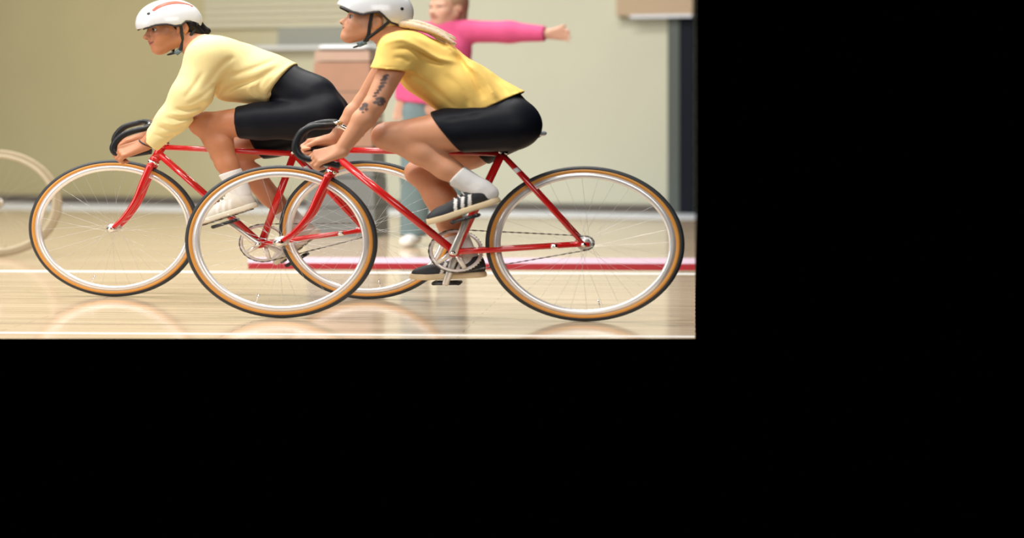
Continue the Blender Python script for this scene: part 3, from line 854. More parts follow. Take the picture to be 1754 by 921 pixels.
def helmet(root, O, A, S, q):
    tr = lambda V: O + np.asarray(V) @ A
    c = np.array(S['hc']); r = np.array(S['hr'])
    F = Field(c - r - 0.03, c + r + 0.03, 0.0038)
    F.ell(c, r, k=0.0)
    F.ell(c + (S['lip'], 0, -0.01), (r[0] * 0.93, r[1] * 0.9, r[2] * 0.62), k=0.02)
    xs, us = zip(*sorted(S['rim']))
    F.func(lambda B, X, Y, Z: np.maximum(B, np.interp(X.ravel(), xs, us).reshape(X.shape) - Z + 0 * Y))
    # two shallow channels along the crown
    for s_ in (-1, 1):
        F.crease([c + (r[0] * cos(a) * 0.97, s_ * r[1] * 0.42, r[2] * sin(a) * 0.9) for a in np.linspace(0.6, 2.5, 7)], 0.004, 0.010)
    V, Q = F.skin(); V = relax(V, Q, 1)
    C = np.tile(np.array((0.74, 0.74, 0.75)), (len(V), 1))
    rim = np.interp(V[:, 0], xs, us)
    e = np.sqrt((((V - c) / r) ** 2).sum(1))
    C[(V[:, 2] - rim < 0.0035) & (e < 0.985)] = (0.02, 0.02, 0.02)
    o = mesh_obj('helmet', tr(V), Q, M_helmet, root, col=C)
    # black liner edge under the shell
    def rim_pt(f, s_, d=0.004):
        u = np.interp(f, xs, us)
        w_ = max(0.0, 1 - ((f - c[0]) / r[0]) ** 2 - ((u - c[2]) / r[2]) ** 2)
        return np.array((f, s_ * r[1] * sqrt(w_) * 0.985, u - d))
    def surf(f, u, s_=1, lift=0.001):
        w_ = max(0.0, 1 - ((f - c[0]) / r[0]) ** 2 - ((u - c[2]) / r[2]) ** 2)
        p = np.array((f, s_ * r[1] * sqrt(w_), u)); n = (p - c) / r ** 2; n /= np.linalg.norm(n)
        return p + n * lift, n
    for s_ in (-1, 1):
        pts = [rim_pt(f, s_) for f in np.linspace(c[0] - 0.82 * r[0], c[0] + 0.90 * r[0], 30)]
        MB().tube(tr(pts), 0.0038, 8).build('liner_edge', M_vent, o)
    def hit(px, py):
        for dy in np.arange(-0.16, 0.10, 0.001):
            p = A @ (q((px, py, dy)) - O)
            if (((p - c) / r) ** 2).sum() < 1: break
        return (p[0], p[2], p[1])
    vents = [hit(*p)[:2] for p in S.get('vent_px', ())]
    for (f, u) in vents:
        for s_ in (-1, 1):
            p, n = surf(f, u, s_, 0.0)
            MB().tube(tr([p - n * 0.004, p + n * 0.0012]), [0.0075, 0.007], 14).build('vent', M_vent, o)
    if S.get('stripe_px'):
        S['stripe'] = [hit(*p)[:2] for p in S['stripe_px']]
        for s_ in (-1, 1):
            pts = bezier([surf(f, u, s_, 0.0)[0] for (f, u) in S['stripe']], 6)
            nr = len(pts)
            V2 = []; F2 = []
            for i, p in enumerate(pts):
                n = (p - c) / r ** 2; n /= np.linalg.norm(n)
                d = pts[min(i + 1, nr - 1)] - pts[max(i - 1, 0)]; d /= np.linalg.norm(d)
                w = np.cross(n, d); hw = 0.0095 * sin(pi * (0.10 + 0.86 * i / (nr - 1))) ** 0.6
                for (x_, h_) in ((-hw, -0.003), (-hw, 0.0022), (hw, 0.0022), (hw, -0.003)): V2.append(p + w * x_ + n * h_)
                if i:
                    b0 = (i - 1) * 4; b1 = i * 4
                    for k_ in range(4): F2.append((b0 + k_, b0 + (k_ + 1) % 4, b1 + (k_ + 1) % 4, b1 + k_))
            mesh_obj('stripe', tr(V2), F2, M_stripe, o, False)
    for s_ in (-1, 1):
        for nm in ('strap_front', 'strap_rear'):
            pts = bezier([np.array((f, s_ * l, u)) for (f, l, u) in S[nm]], 6)
            MB().tube(tr(pts), 0.0062, 8, flat=(1.0, 0.45)).build('strap', M_strap, o)
        f, l, u = S['strap_front'][-1]; 
    pts = bezier([np.array((f, l, u)) for (f, l, u) in ((S['strap_front'][-1],) + tuple(S['chin']) + ((S['strap_front'][-1][0], -S['strap_front'][-1][1], S['strap_front'][-1][2]),))], 6)
    MB().tube(tr(pts), 0.0075, 8, flat=(0.5, 1.0)).build('chin_strap', M_strap, o)
    f, l, u = S['strap_front'][-1]
    bb_ = MB(); p = np.array((f, l + 0.003, u))
    bb_.tube(tr([p + (0.012, -0.002, -0.007), p + (-0.012, 0.004, 0.012)]), 0.011, 8, flat=(1, 0.5)).build('buckle', M_buckle, o)
    return o


def rider(fr, S, label):
    q = lambda p: fr.q(*p)
    root = thing('person', label, 'person', fr.loc())
    J = {k: q(v) for k, v in S['joints'].items()}
    O = J['head']; A = head_axes(*S['look'])
    allp = np.array(list(J.values())); lo = allp.min(0) - 0.20; hi = allp.max(0) + 0.20
    lo[2] = max(lo[2], 0.03)
    bands = [(0, O[0] - 0.135, O[0] + 0.12, 0.0032), (2, O[2] - 0.135, O[2] + 0.14, 0.0032), (1, O[1] - 0.09, O[1] + 0.09, 0.0036)]
    for w in ('wrist_n', 'wrist_f'):
        kn = J['knuckle' + w[-2:]]
        bands += [(0, kn[0] - 0.06, J[w][0] + 0.02, 0.0028), (2, kn[2] - 0.085, max(J[w][2], kn[2]) + 0.03, 0.0028), (1, J[w][1] - 0.06, J[w][1] + 0.06, 0.003)]
    F = Field(lo, hi, 0.0062, bands)
    R = S['r']
    # trunk under the clothes
    F.cone(J['neck'], J['chest'], 0.055, 0.085, 0.04); F.cone(J['chest'], J['waist'], 0.085, 0.085, 0.04, sv=1.35); F.cone(J['waist'], J['pelvis'] + (-0.015, 0, -0.01), 0.075, 0.078, 0.04, sv=1.35)
    hs = S.get('hs', 1.0)
    add_head(F, O, A, J['neck'], hs)
    back = np.array((1, 0, 0.25)); back = back / np.linalg.norm(back)
    for sd, sg in (('_n', -1), ('_f', 1)):
        F.cone(J['chest'] * 0.6 + J['neck'] * 0.4, J['shoulder' + sd], 0.06, 0.052, 0.03)
        F.cone(J['shoulder' + sd], J['elbow' + sd], 0.050, R['elbow'], 0.02)
        m = J['elbow' + sd] + (J['wrist' + sd] - J['elbow' + sd]) * 0.3
        F.cone(J['elbow' + sd], m, R['elbow'], R['elbow'] + 0.003, 0.015); F.cone(m, J['wrist' + sd], R['elbow'] + 0.002, R['wrist'], 0.015)
        add_hand(F, J['wrist' + sd], J['knuckle' + sd], sg)
        for (a, b, ra, rb) in leg_cones(J['hip' + sd], J['knee' + sd], J['ankle' + sd], R['hip'], R['knee'], R['calf'], R['ankle'], back):
            F.cone(a, b, ra, rb, 0.02)
        F.ell(J['knee' + sd] + (-0.012, 0, 0.004), (R['knee'] * 0.85,) * 3, None, 0.03)
        H = q((*S['heel' + sd], J['ankle' + sd][1])); T = q((*S['toe' + sd], J['ankle' + sd][1]))
        fa_ = (T - H) / np.linalg.norm(T - H); up = np.cross(fa_, (0, 1, 0)); up = up * (0.036 if up[2] > 0 else -0.036)
        F.cone(J['ankle' + sd], H + (T - H) * 0.15 + up, R['ankle'], 0.026, 0.02); F.cone(H + (T - H) * 0.15 + up, H + (T - H) * 0.72 + up * 0.9, 0.026, 0.020, 0.02)
    V, Q = F.skin(); V = relax(V, Q, 1, 0.4)
    C = np.tile(np.array(S['skin'], float), (len(V), 1))
    paint_head(C, V, O, A, S['lip'], S['brow'], hs)
    for (px, py, rx, rz, rot) in S.get('tattoo', ()):
        c = q((px, py, -0.235)); sxn = rx / 505.0; szn = rz / 393.0
        dx = V[:, 0] - c[0]; dz = V[:, 2] - c[2]
        a_ = dx * cos(rot) + dz * sin(rot); b_ = -dx * sin(rot) + dz * cos(rot)
        m = np.clip(1.9 - 1.9 * ((a_ / sxn) ** 2 + (b_ / szn) ** 2), 0, 0.9) * (V[:, 1] < J['elbow_n'][1] - 0.004)
        C = C * (1 - m[:, None]) + np.array((0.03, 0.03, 0.04)) * m[:, None]
    body = mesh_obj('body', V, Q, M_skinA, root, col=C)
    # eyes
    for s in (-1, 1):
        e = O + hs * (0.0815 * A[0] + s * 0.033 * A[1] - 0.001 * A[2])
        F = Field((-0.016,) * 3, (0.016,) * 3, 0.0022); F.ell((0, 0, 0), (0.0118,) * 3, None, 0)
        V, Q = F.skin(); Ce = np.tile(np.array((0.62, 0.57, 0.54)), (len(V), 1)); g = V @ np.array((0.93, 0.30, -0.1))
        Ce[g > 0.0082] = (0.035, 0.02, 0.012)
        mesh_obj('eye', e + V @ A, Q, M_eye, body, col=Ce)
    helmet(root, O, head_axes(*S['helm_look']) if 'helm_look' in S else A, S['helmet'], q)
    S['hair'](root, O, A, q)
    S['shirt'](root, J, q)
    # shorts
    F = Field(lo, hi, 0.0055)
    t0, t1, t2 = [q(p) for p in S['seat']]
    F.cone(t0, t1, S['seat_r'][0], S['seat_r'][1], 0.03, sv=1.32); F.cone(t1, t2, S['seat_r'][1], S['seat_r'][2], 0.03, sv=1.25)
    for sd, sg in (('_n', -1), ('_f', 1)):
        hp, kn = J['hip' + sd], J['knee' + sd]; h = q((*S['hem' + sd], hp[1]))
        n = S.get('hem_dir' + sd); n = np.array(n) if n is not None else (kn - hp)
        n = np.array((n[0], 0, n[2])); ext = 0.008
        for (a, b, ra, rb) in leg_cones(hp, kn, J['ankle' + sd], R['hip'] + ext, R['knee'] + ext, R['calf'], R['ankle'], back)[:2]:
            F.cone(a, b, ra, rb, 0.02, cut=[(h, n)])
        F.ell(t2 + (0.01, sg * 0.07, -0.01), S.get('buttock', (0.095, 0.085, 0.10)), None, 0.04)
    for cr in S.get('short_folds', ()):
        F.crease([q(p) for p in cr[0]], cr[1], cr[2])
    V, Q = F.skin(); mesh_obj('shorts', relax(V, Q, 2), Q, M_short, root)
    # socks and shoes
    for sd, sg in (('_n', -1), ('_f', 1)):
        an, kn = J['ankle' + sd], J['knee' + sd]; d = (kn - an) / np.linalg.norm(kn - an)
        H = q((*S['heel' + sd], an[1])); T = q((*S['toe' + sd], an[1]))
        F = Field(np.minimum(an, H) - 0.1, np.maximum(an, H) + 0.16, 0.005)
        F.cone(an - d * 0.03, an + d * S['sock'], R['ankle'] + 0.006, R['ankle'] + 0.014, 0.02, cut=[(an + d * S['sock'], d)])
        fa_ = (T - H) / np.linalg.norm(T - H); up = np.cross(fa_, (0, 1, 0)); up = up * (0.045 if up[2] > 0 else -0.045)
        F.cone(an, H + (T - H) * 0.18 + up, R['ankle'] + 0.005, 0.031, 0.02)
        for i in range(2): F.crease([an + d * (0.02 + 0.02 * i) + (-0.045, 0, 0), an + d * (0.015 + 0.02 * i) + (0.0, -0.045, 0), an + d * (0.02 + 0.02 * i) + (0.045, 0, 0)], 0.003, 0.006)
        V, Q = F.skin(); mesh_obj('sock', relax(V, Q, 1), Q, M_sock, root)
        shoe(fr, root, S['heel' + sd], S['toe' + sd], an[1], S['shoe_col'], S['stripe_col'], S['sole'], S['outsole'])
    return root, J, body


def torso_shirt(root, q, J, name, m, lo, hi, prims, cuts, folds, fk=0.85):
    F = Field(lo, hi, 0.0046)
    for p in prims:
        a, b, ra, rb, k = q(p[0]), q(p[1]), p[2], p[3], p[4]
        F.cone(a, b, ra, rb, k, sv=p[5] if len(p) > 5 else 1.0, v0=0.0, cut=[(q(c[0]), c[1]) for c in (p[6] if len(p) > 6 else ())])
    for (pts, amp, sig) in folds: F.fold([q(p) for p in pts], amp * fk, sig * 0.9)
    V, Q = F.skin()
    return mesh_obj(name, relax(V, Q, 1, 0.5), Q, m, root)


def pxn(p0, p1, sx, sz):
    """normal (to the right when going up) of a line drawn between two picture points, in true proportion"""
    dx = (p1[0] - p0[0]) / sx; dz = -(p1[1] - p0[1]) / sz
    n = np.array((dz, 0, -dx)); return n / np.linalg.norm(n)


# ---- the rider in the long-sleeved sweatshirt
def shirt_far(root, J, q):
    lo = q((240, 270, -.33)); hi = q((540, 30, .33))
    hem = pxn((455, 174), (514, 103), 452, 352)
    bot = np.array((-0.02, 0, -1.0))
    hemc = [((485, 138, 0), hem)]
    prims = [
        ((362, 93, 0), (405, 114, 0), 0.092, 0.110, 0.04, 1.48),
        ((405, 114, 0), (450, 129, 0), 0.110, 0.106, 0.04, 1.50, hemc),
        ((450, 129, 0), (520, 155, 0), 0.106, 0.110, 0.04, 1.42, hemc),
        ((396, 146, 0), (450, 152, 0), 0.082, 0.075, 0.05, 1.5, hemc + [((420, 178, 0), bot)]),
        ((362, 93, 0), (342, 80, 0), 0.082, 0.058, 0.03, 1.05, [((337, 74, 0), (-1, 0, 0.75))]),
    ]
    for sg in (-1, 1):
        s = sg
        prims += [((372, 96, s * .09), (356, 98, s * .165), 0.092, 0.080, 0.05),
                  ((356, 98, s * .165), (328, 162, s * .205), 0.080, 0.076, 0.035),
                  ((328, 162, s * .205), (296, 205, s * .205), 0.076, 0.060, 0.03)]
        w = (252, 249, s * .205) if s < 0 else (248, 240, s * .195)
        prims.append(((296, 205, s * .205), (w[0], w[1] + 3, w[2]), 0.060, 0.041, 0.03, 1.0, [((258 if s < 0 else 254, 247 if s < 0 else 238, s * .2), (-0.75, 0, -0.66))]))
    near = -.27
    folds = [
        ([(478, 112, -.15), (440, 135, -.17), (392, 150, -.17), (372, 166, -.15)], 0.012, 0.014),
        ([(470, 100, -.15), (430, 118, -.18), (385, 132, -.19)], 0.006, 0.012),
        ([(400, 95, -.2), (372, 118, -.24), (345, 160, -.26)], 0.007, 0.012),
        ([(350, 120, -.25), (330, 150, -.28), (315, 170, -.28)], 0.007, 0.010),
        ([(366, 140, -.26), (345, 165, -.28), (318, 180, -.28)], 0.006, 0.010),
        ([(352, 176, -.25), (325, 188, -.27), (298, 186, -.27)], 0.010, 0.010),
        ([(338, 195, -.25), (308, 205, -.265), (284, 200, -.26)], 0.009, 0.009),
        ([(318, 212, -.25), (295, 222, -.26), (270, 216, -.25)], 0.009, 0.009),
        ([(300, 228, -.24), (282, 234, -.25), (262, 229, -.24)], 0.006, 0.007),
        ([(345, 186, -.25), (318, 197, -.27), (290, 193, -.27)], -0.007, 0.008),
        ([(328, 204, -.25), (302, 214, -.26), (277, 208, -.25)], -0.006, 0.008),
        ([(452, 168, -.16), (440, 150, -.18), (455, 130, -.17)], 0.006, 0.009),
        ([(440, 172, -.14), (425, 158, -.16), (432, 140, -.17)], -0.005, 0.009),
        ([(505, 105, -.10), (479, 136, -.155), (450, 170, -.13)], 0.004, 0.005),
        ([(500, 100, -.10), (474, 130, -.16), (446, 165, -.13)], -0.003, 0.006),
    ]
    o = torso_shirt(root, q, J, 'sweatshirt', M_yelA, lo, hi, prims, None, folds)
    # ribbed neck band
    return o


def hair_far(root, O, A, q):
    F = Field((-0.17, -0.11, -0.09), (0.09, 0.11, 0.10), 0.004)
    F.ell((-0.032, 0, 0.012), (0.080, 0.081, 0.068), k=0.02)
    for s in (-1, 1):
        F.cone((-0.045, s * 0.070, 0.0), (-0.085, s * 0.045, -0.055), 0.022, 0.020, 0.02)
        F.cone((0.030, s * 0.066, 0.030), (0.012, s * 0.073, 0.0), 0.012, 0.006, 0.01)
    F.cone((-0.09, 0, -0.02), (-0.120, 0.01, -0.040), 0.035, 0.020, 0.02)
    F.cone((-0.085, 0.02, -0.04), (-0.075, 0.03, -0.068), 0.020, 0.010, 0.02)
    for s in (-1, 1): F.ell((-0.012, s * 0.085, -0.012), (0.022, 0.030, 0.032), None, 0.008, 'sub')
    for i in range(9):
        y = -0.06 + i * 0.015
        F.crease([(-0.02, y * 1.2, 0.03), (-0.09, y, -0.02), (-0.12, y * 0.6, -0.045)], 0.004, 0.005)
    V, Q = F.skin(); mesh_obj('hair', O + relax(V, Q, 1) @ A, Q, M_hairD, root)


HELM_F = dict(hc=(0.0125, 0, 0.028), hr=(0.1285, 0.102, 0.110), lip=0.004,
              rim=[(-0.14, -0.03), (-0.10, -0.032), (-0.075, -0.004), (-0.045, 0.019), (-0.025, 0.022), (-0.005, 0.006), (0.02, 0.006), (0.05, 0.020), (0.09, 0.022), (0.125, 0.012), (0.15, 0.008)],
              vents=[], vent_px=[(254.5, 23)], stripe_px=[(262, 18.5), (270, 12.5), (280, 8), (293, 5), (306, 4.5), (318, 6), (330, 11)],
              strap_front=[(-0.006, 0.089, 0.018), (-0.004, 0.084, -0.03), (-0.004, 0.066, -0.075), (0.006, 0.052, -0.112), (0.014, 0.040, -0.124)],
              strap_rear=[(-0.075, 0.075, 0.005), (-0.05, 0.078, -0.035), (-0.022, 0.068, -0.072), (0.002, 0.054, -0.106)],
              chin=[(0.036, 0.018, -0.130), (0.040, 0.0, -0.131), (0.036, -0.018, -0.130)])
RF = dict(
    look=(radians(28), radians(10)), skin=(0.50, 0.205, 0.10), lip=(0.42, 0.12, 0.10), brow=(0.03, 0.02, 0.016),
    joints=dict(head=(297, 46, 0), neck=(340, 82, 0), chest=(385, 105, 0), waist=(475, 135, 0), pelvis=(540, 182, 0),
                shoulder_n=(358, 98, -.165), elbow_n=(326, 164, -.205), wrist_n=(248, 248, -.20), knuckle_n=(207, 261, -.212),
                shoulder_f=(356, 95, .165), elbow_f=(318, 162, .205), wrist_f=(246, 238, .20), knuckle_f=(211, 249, .21),
                hip_n=(542, 202, -.085), knee_n=(352, 213, -.115), ankle_n=(408, 322, -.115),
                hip_f=(542, 212, .085), knee_f=(388, 264, .105), ankle_f=(509, 384, .115)),
    r=dict(elbow=0.036, wrist=0.0245, hip=0.094, knee=0.055, calf=0.052, ankle=0.032),
    heel_n=(442, 354), toe_n=(334, 389), heel_f=(550, 396), toe_f=(476, 455),
    helmet=HELM_F, hair=hair_far, shirt=shirt_far,
    seat=[(482, 141, 0), (526, 166, 0), (546, 190, 0)], seat_r=(0.100, 0.108, 0.104),
    hem_n=(409, 206), hem_f=(436, 244), sock=0.085,
    short_folds=[([(500, 168, -.15), (470, 165, -.17), (440, 172, -.17)], 0.008, 0.010), ([(515, 180, -.17), (470, 178, -.19)], 0.004, 0.010)],
    shoe_col=(0.66, 0.62, 0.55), stripe_col=(0.80, 0.78, 0.74), sole=M_soleC, outsole=True)
rider_far, JF, body_far = rider(FF, RF, 'cyclist in a long-sleeved pale yellow sweatshirt and an orange-striped white helmet')
# bracelet on her near wrist
w = JF['wrist_n'] + (JF['elbow_n'] - JF['wrist_n']) * 0.02; d = JF['elbow_n'] - JF['wrist_n']; d /= np.linalg.norm(d)
ub = np.cross(d, (0, 1, 0)); ub /= np.linalg.norm(ub); vb = np.cross(d, ub)
MB().tube([w + 0.0285 * (cos(a) * ub + sin(a) * vb) for a in np.linspace(0, 2 * pi, 33)], 0.0032, 8).build('bracelet', M_strap, rider_far)


# ---- the rider in the T-shirt
def shirt_near(root, J, q):
    lo = q((600, 225, -.34)); hi = q((930, 20, .34))
    hem = pxn((822, 190), (896, 156), 505, 393)
    hemc = [((858, 176, 0), hem)]
    front = [((795, 193, 0), (-0.0, 0, -1.0))]
    prims = [
        ((696, 86, 0), (738, 114, 0), 0.086, 0.106, 0.04, 1.46),
        ((738, 114, 0), (792, 150, 0), 0.106, 0.107, 0.04, 1.46, hemc + front),
        ((792, 150, 0), (880, 200, 0), 0.107, 0.112, 0.04, 1.44, hemc + front),
        ((735, 130, 0), (792, 175, 0), 0.085, 0.075, 0.05, 1.45, hemc + front),
        ((694, 84, 0), (668, 66, 0), 0.080, 0.056, 0.03, 1.05, [((663, 60, 0), (-1, 0, 0.8))]),
    ]
    for s in (-1, 1):
        prims += [((706, 90, s * .09), (687, 86, s * .155), 0.082, 0.074, 0.05),
                  ((687, 86, s * .155), (661, 140, s * .195), 0.072, 0.070, 0.03, 1.0, [((665, 119, s * .19), (-0.10, 0, -1.0))])]
    folds = [
        ([(655, 76, -.20), (690, 68, -.21), (722, 84, -.21), (750, 100, -.2), (785, 106, -.17)], -0.012, 0.012),
        ([(668, 86, -.23), (700, 84, -.23), (728, 100, -.22), (760, 110, -.19)], 0.011, 0.012),
        ([(700, 56, -.16), (740, 68, -.17), (765, 80, -.15)], 0.007, 0.011),
        ([(720, 50, -.12), (752, 62, -.14), (790, 95, -.13), (835, 150, -.13)], -0.008, 0.013),
        ([(770, 88, -.17), (800, 125, -.18), (830, 172, -.16)], 0.012, 0.013),
        ([(800, 105, -.14), (830, 135, -.15), (852, 172, -.14)], -0.012, 0.012),
        ([(815, 105, -.10), (845, 138, -.13), (872, 166, -.12)], 0.008, 0.010),
        ([(840, 125, -.08), (868, 150, -.10), (885, 162, -.08)], 0.006, 0.008),
        ([(760, 125, -.2), (790, 155, -.19), (805, 185, -.17)], 0.006, 0.012),
        ([(690, 124, -.2), (725, 140, -.2), (760, 168, -.18), (780, 186, -.16)], 0.007, 0.012),
        ([(700, 108, -.24), (690, 100, -.24), (672, 98, -.25)], 0.006, 0.010),
        ([(645, 114, -.26), (668, 115, -.265), (690, 117, -.25)], 0.003, 0.004),
    ]
    return torso_shirt(root, q, J, 'tee_shirt', M_yelB, lo, hi, prims, None, folds, 0.95)


def hair_near(root, O, A, q):
    b = Field(q((650, 110, -.13)), q((800, 15, .13)), 0.005)
    b.ell(O + (0.03, 0, 0.015), (0.082, 0.074, 0.060), None, 0.02)
    rr = random.Random(5)
    for i in range(16):
        y = -0.06 + 0.12 * i / 15
        dz = rr.uniform(-5, 5); ex = rr.uniform(-14, 8)
        p = [q((688, 40 + dz * .4, y * 0.8)), q((716, 44 + dz, y)), q((745 + ex * .5, 54 + dz, y * 1.1)), q((775 + ex, 72 + dz * 1.3, y * 1.2))]
        c = bezier(p, 3)
        for j, (a, e) in enumerate(zip(c[:-1], c[1:])):
            b.cone(a, e, 0.0125 * (1 - j / 11.0) + 0.002, 0.0125 * (1 - (j + 1) / 11.0) + 0.002, 0.004)
    for s in (-1, 1): b.ell(O - 0.018 * A[0] + s * 0.088 * A[1] - 0.004 * A[2], (0.026, 0.03, 0.036), None, 0.006, 'sub')
    V, Q = b.skin(); mesh_obj('hair', relax(V, Q, 1, 0.3), Q, M_hairB, root)


HELM_N = dict(hc=(0.0, 0, 0.042), hr=(0.1325, 0.104, 0.118), lip=0.006,
              rim=[(-0.14, 0.03), (-0.115, 0.008), (-0.095, -0.006), (-0.060, 0.002), (-0.035, 0.024), (-0.015, 0.040), (0.008, 0.034), (0.04, 0.020), (0.075, 0.027), (0.105, 0.040), (0.135, 0.052)],
              vents=[], vent_px=[(688.5, 15)],
              strap_front=[(0.008, 0.086, 0.030), (0.008, 0.074, -0.02), (0.006, 0.060, -0.062), (0.012, 0.044, -0.090), (0.022, 0.032, -0.106)],
              strap_rear=[(-0.055, 0.080, 0.002), (-0.03, 0.072, -0.034), (-0.004, 0.060, -0.068), (0.010, 0.046, -0.088)],
              chin=[(0.040, 0.018, -0.120), (0.044, 0.0, -0.122), (0.040, -0.018, -0.120)])
tat = [(660, 130, 7, 3, .5), (657, 136, 8, 3, .4), (656, 142, 7, 3, .2), (653, 148, 7, 3, .3), (649, 154, 6, 2.5, .3), (645, 159, 6, 2, .2), (642, 164, 5, 2, .4),
       (651, 169, 9, 3.2, 0), (646, 175, 8, 3.5, .2), (655, 174, 6, 4, .1), (652, 180, 6, 2, 0), (625, 180, 7, 5, .3), (619, 186, 6, 4, 0), (628, 187, 4, 3, .2), (622, 192, 3, 2, 0)]
RN = dict(
    buttock=(0.086, 0.085, 0.092), hs=0.87, helm_look=(radians(8), radians(-9)), look=(radians(8), radians(-14)), skin=(0.64, 0.30, 0.165), lip=(0.50, 0.19, 0.16), brow=(0.20, 0.12, 0.07),
    joints=dict(head=(639, 36, 0), neck=(676, 66, 0), chest=(722, 100, 0), waist=(810, 155, 0), pelvis=(868, 195, 0),
                shoulder_n=(687, 88, -.155), elbow_n=(641, 180, -.205), wrist_n=(584, 258, -.20), knuckle_n=(543, 270, -.213),
                shoulder_f=(680, 86, .155), elbow_f=(626, 172, .205), wrist_f=(572, 240, .20), knuckle_f=(534, 250, .21),
                hip_n=(872, 214, -.085), knee_n=(670, 234, -.115), ankle_n=(822, 324, -.115),
                hip_f=(872, 214, .085), knee_f=(726, 296, .105), ankle_f=(797, 438, .115)),
    r=dict(elbow=0.037, wrist=0.0255, hip=0.104, knee=0.058, calf=0.055, ankle=0.034),
    heel_n=(858, 346), toe_n=(736, 387), heel_f=(833, 474), toe_f=(704, 480),
    helmet=HELM_N, hair=hair_near, shirt=shirt_near, tattoo=tat,
    seat=[(808, 162, 0), (852, 188, 0), (864, 201, 0)], seat_r=(0.092, 0.096, 0.094),
    hem_n=(766, 225), hem_dir_n=(-0.80, 0, -0.50), hem_f=(812, 252), sock=0.10,
    short_folds=[([(830, 195, -.17), (790, 200, -.19), (765, 205, -.19)], 0.005, 0.010)],
    shoe_col=(0.016, 0.018, 0.022), stripe_col=(0.82, 0.80, 0.76), sole=M_soleT, outsole=False)
rider_near, JN, body_near = rider(FN, RN, 'cyclist in a short-sleeved yellow T-shirt with a tattooed arm and streaming blond hair')


# ------------------------------------------------------------------ behind the riders
M_pink = mat('pink_knit', (0.60, 0.075, 0.20), 0.85, bump=0.2, bscale=300)
M_teal = mat('grey_teal_trousers', (0.15, 0.215, 0.225), 0.85, bump=0.2, bscale=300)
M_hairL = mat('light_brown_hair', (0.30, 0.19, 0.11), 0.5, var=0.2, scale=80)
g = floor_at(742, 421)
FS = Frame(g[0], g[1]); q = FS.q
st = thing('person', 'person in a pink top and grey-teal trousers standing behind, one arm stretched out sideways', 'person', FS.loc())
Jp = {k: q(*v) for k, v in dict(pelvis=(744, 184, 0), chest=(756, 84, 0), neck=(764, 42, 0), head=(766, 12, 0), sr=(800, 54, 0), er=(872, 55, -.05), hr=(940, 58, -.12), kr=(965, 59, -.14),
      sl=(712, 56, 0), el=(694, 118, .02), hl=(690, 176, -.03), hipl=(720, 190, 0), hipr=(768, 190, 0), kl=(714, 300, -.02), kr_=(772, 300, .02), al=(708, 404, .0), ar=(776, 404, .05)).items()}
lo = np.array(list(Jp.values())).min(0) - 0.2; hi = np.array(list(Jp.values())).max(0) + 0.22; lo[2] = 0.0
HS = head_axes(radians(50), radians(5))
F = Field(lo, hi, 0.009)
F.cone(Jp['neck'], Jp['chest'], 0.05, 0.09, 0.04); F.cone(Jp['chest'], Jp['pelvis'], 0.10, 0.11, 0.05)
add_head(F, Jp['head'], HS, Jp['neck'])
for a, b, ra, rb in (('sr', 'er', .046, .038), ('er', 'hr', .038, .025), ('sl', 'el', .046, .038), ('el', 'hl', .038, .025), ('hipl', 'kl', .085, .056), ('kl', 'al', .056, .036), ('hipr', 'kr_', .085, .056), ('kr_', 'ar', .056, .036)):
    F.cone(Jp[a], Jp[b], ra, rb, 0.02)
for h, d in (('hr', np.array((1, -.2, -.05))), ('hl', np.array((-.1, -.1, -1.0)))):
    d = d / np.linalg.norm(d); sd = np.cross(d, (0, 1, 0.2)); sd /= np.linalg.norm(sd)
    for i in range(4):
        F.cone(Jp[h] + sd * (i - 1.5) * .012, Jp[h] + d * .085 + sd * (i - 1.5) * .021, .018, .012, .01)
        F.cone(Jp[h] + d * .085 + sd * (i - 1.5) * .021, Jp[h] + d * (.12 - .008 * abs(i - 1.3)) + sd * (i - 1.5) * .024 + (0, -.02, -.01), .0105, .008, .003)
    F.cone(Jp[h] + d * .02 + sd * .02, Jp[h] + d * .085 + sd * .06, .016, .010, .01)
V, Q = F.skin(); C = np.tile(np.array((0.56, 0.32, 0.22)), (len(V), 1)); paint_head(C, V, Jp['head'], HS, (0.5, 0.17, 0.15), (0.15, 0.09, 0.06))
mesh_obj('body', relax(V, Q, 1), Q, M_skinA, st, col=C)
F = Field(lo, hi, 0.008)
F.cone(Jp['neck'] - (0, 0, .04), Jp['chest'], 0.085, 0.115, 0.05); F.cone(Jp['chest'], Jp['pelvis'] + (0, 0, .05), 0.125, 0.125, 0.05, cut=[(Jp['pelvis'] + (0, 0, .04), (0, 0, -1))])
for s_ in (-1, 1): F.cone(Jp['chest'] + (s_ * .05, 0, 0), Jp['pelvis'] + (s_ * .06, 0, .02), 0.11, 0.115, 0.05, cut=[(Jp['pelvis'] + (0, 0, .04), (0, 0, -1))])
F.cone(Jp['neck'] - (0, 0, .05), Jp['sr'], .075, .072, .03); F.cone(Jp['sr'], Jp['er'], .075, .072, .03); F.cone(Jp['er'], Jp['hr'], .070, .050, .03, cut=[(Jp['hr'] - (.02, 0, 0), (1, -.2, 0))])
F.cone(Jp['neck'] - (0, 0, .05), Jp['sl'], .075, .068, .03); F.cone(Jp['sl'], Jp['el'], .068, .056, .03); F.cone(Jp['el'], Jp['hl'], .056, .040, .03, cut=[(Jp['hl'] + (0, 0, .02), (0, 0, -1))])
V, Q = F.skin(); mesh_obj('pink_top', relax(V, Q, 2), Q, M_pink, st)
F = Field(lo, hi, 0.008)
F.cone(Jp['pelvis'] + (-.05, 0, .06), Jp['pelvis'] + (.05, 0, .06), .11, .11, .04)
for h, k_, a in (('hipl', 'kl', 'al'), ('hipr', 'kr_', 'ar')):
    F.cone(Jp[h], Jp[k_], .105, .085, .03); F.cone(Jp[k_], Jp[a], .085, .072, .03, cut=[(Jp[a] + (0, 0, .0), (0, 0, -1))])
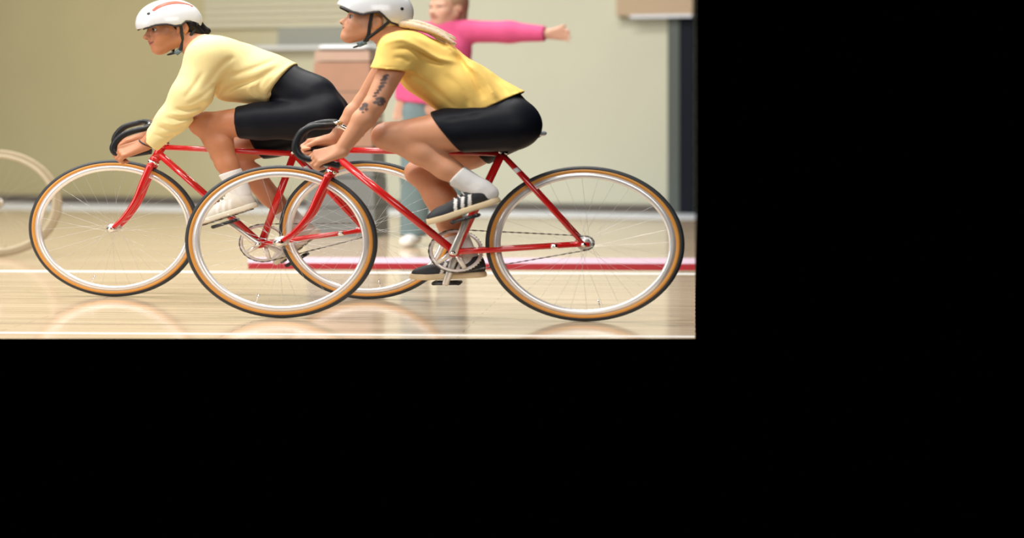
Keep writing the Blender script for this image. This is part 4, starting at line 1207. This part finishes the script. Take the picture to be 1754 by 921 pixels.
V, Q = F.skin(); mesh_obj('trousers', relax(V, Q, 2), Q, M_teal, st)
F = Field(Jp['head'] - 0.25, Jp['head'] + 0.2, 0.006)
F.ell(Jp['head'] + HS[0] * -.022 + (0, 0, .052), (.098, .092, .092), None, .02); F.cone(Jp['head'] + HS[0] * -.06, Jp['head'] + HS[0] * -.07 + (0, 0, -.16), .07, .05, .03)
F.ell(Jp['head'] + HS[0] * .09 + (0, 0, -.03), (.075, .075, .09), None, .02, 'sub')
V, Q = F.skin(); mesh_obj('hair', relax(V, Q, 1), Q, M_hairL, st)
for a, dx in (('al', -.02), ('ar', .02)):
    F = Field(Jp[a] - 0.3, Jp[a] + 0.2, 0.007)
    c = Jp[a].copy()
    F.cone((c[0], c[1], .05), (c[0] + dx, c[1] - .15, .035), .042, .036, .02); F.cone((c[0], c[1] + .02, .05), (c[0], c[1] + .01, .10), .04, .042, .02)
    F.func(lambda B, X, Y, Z: np.maximum(B, 0.001 - Z + 0 * X + 0 * Y))
    V, Q = F.skin(); mesh_obj('shoe', V, Q, M_lace, st)

# a vaulting box: tapered wooden sections under a pale padded top, the lower sections dark grey
g = floor_at(596, 402)
FB = Frame(g[0], g[1])
vb = thing('vaulting_box', 'tapered tan wooden vaulting box with a pale padded top behind the cyclists', 'box', FB.loc())
M_tan = mat('peach_tan_wood', (0.44, 0.30, 0.225), 0.5, var=0.1, scale=6)
M_brn = mat('brown_wood', (0.36, 0.195, 0.125), 0.5, var=0.15, scale=6)
M_dgr = mat('dark_grey_green_wood', (0.17, 0.18, 0.175), 0.5, var=0.1, scale=6)
M_pad = mat('pale_grey_padding', (0.62, 0.63, 0.64), 0.6)
ys = [402, 352, 302, 252, 205, 158, 107, 88]
mats = [M_dgr, M_dgr, M_dgr, M_brn, M_brn, M_brn, M_tan]
ztop = FB.q(596, 84)[2]
def halfw(z): return 0.200 - 0.045 * z / ztop
for i in range(7):
    z0 = FB.q(596, ys[i])[2] + (0.004 if i else 0.0); z1 = FB.q(596, ys[i + 1])[2] - 0.004
    w0, w1 = halfw(z0), halfw(z1); d0, d1 = w0 * 1.5, w1 * 1.5
    MB().hexa([(-w0, -d0, z0), (w0, -d0, z0), (w0, d0, z0), (-w0, d0, z0), (-w1, -d1, z1), (w1, -d1, z1), (w1, d1, z1), (-w1, d1, z1)]).build('box_section', mats[i], vb, False)
z0 = FB.q(596, 88)[2]; w = halfw(z0)
F = Field((-.35, -.45, z0 - .05), (.35, .45, z0 + .12), 0.009)
F.cone((-w + .03, 0, z0 + .018), (w - .03, 0, z0 + .018), .03, .03, .01, sv=8.0); F.func(lambda B, X, Y, Z: np.maximum(B, z0 + .001 - Z + 0 * X + 0 * Y))
V, Q = F.skin(); mesh_obj('padded_top', relax(V, Q, 1), Q, M_pad, vb)
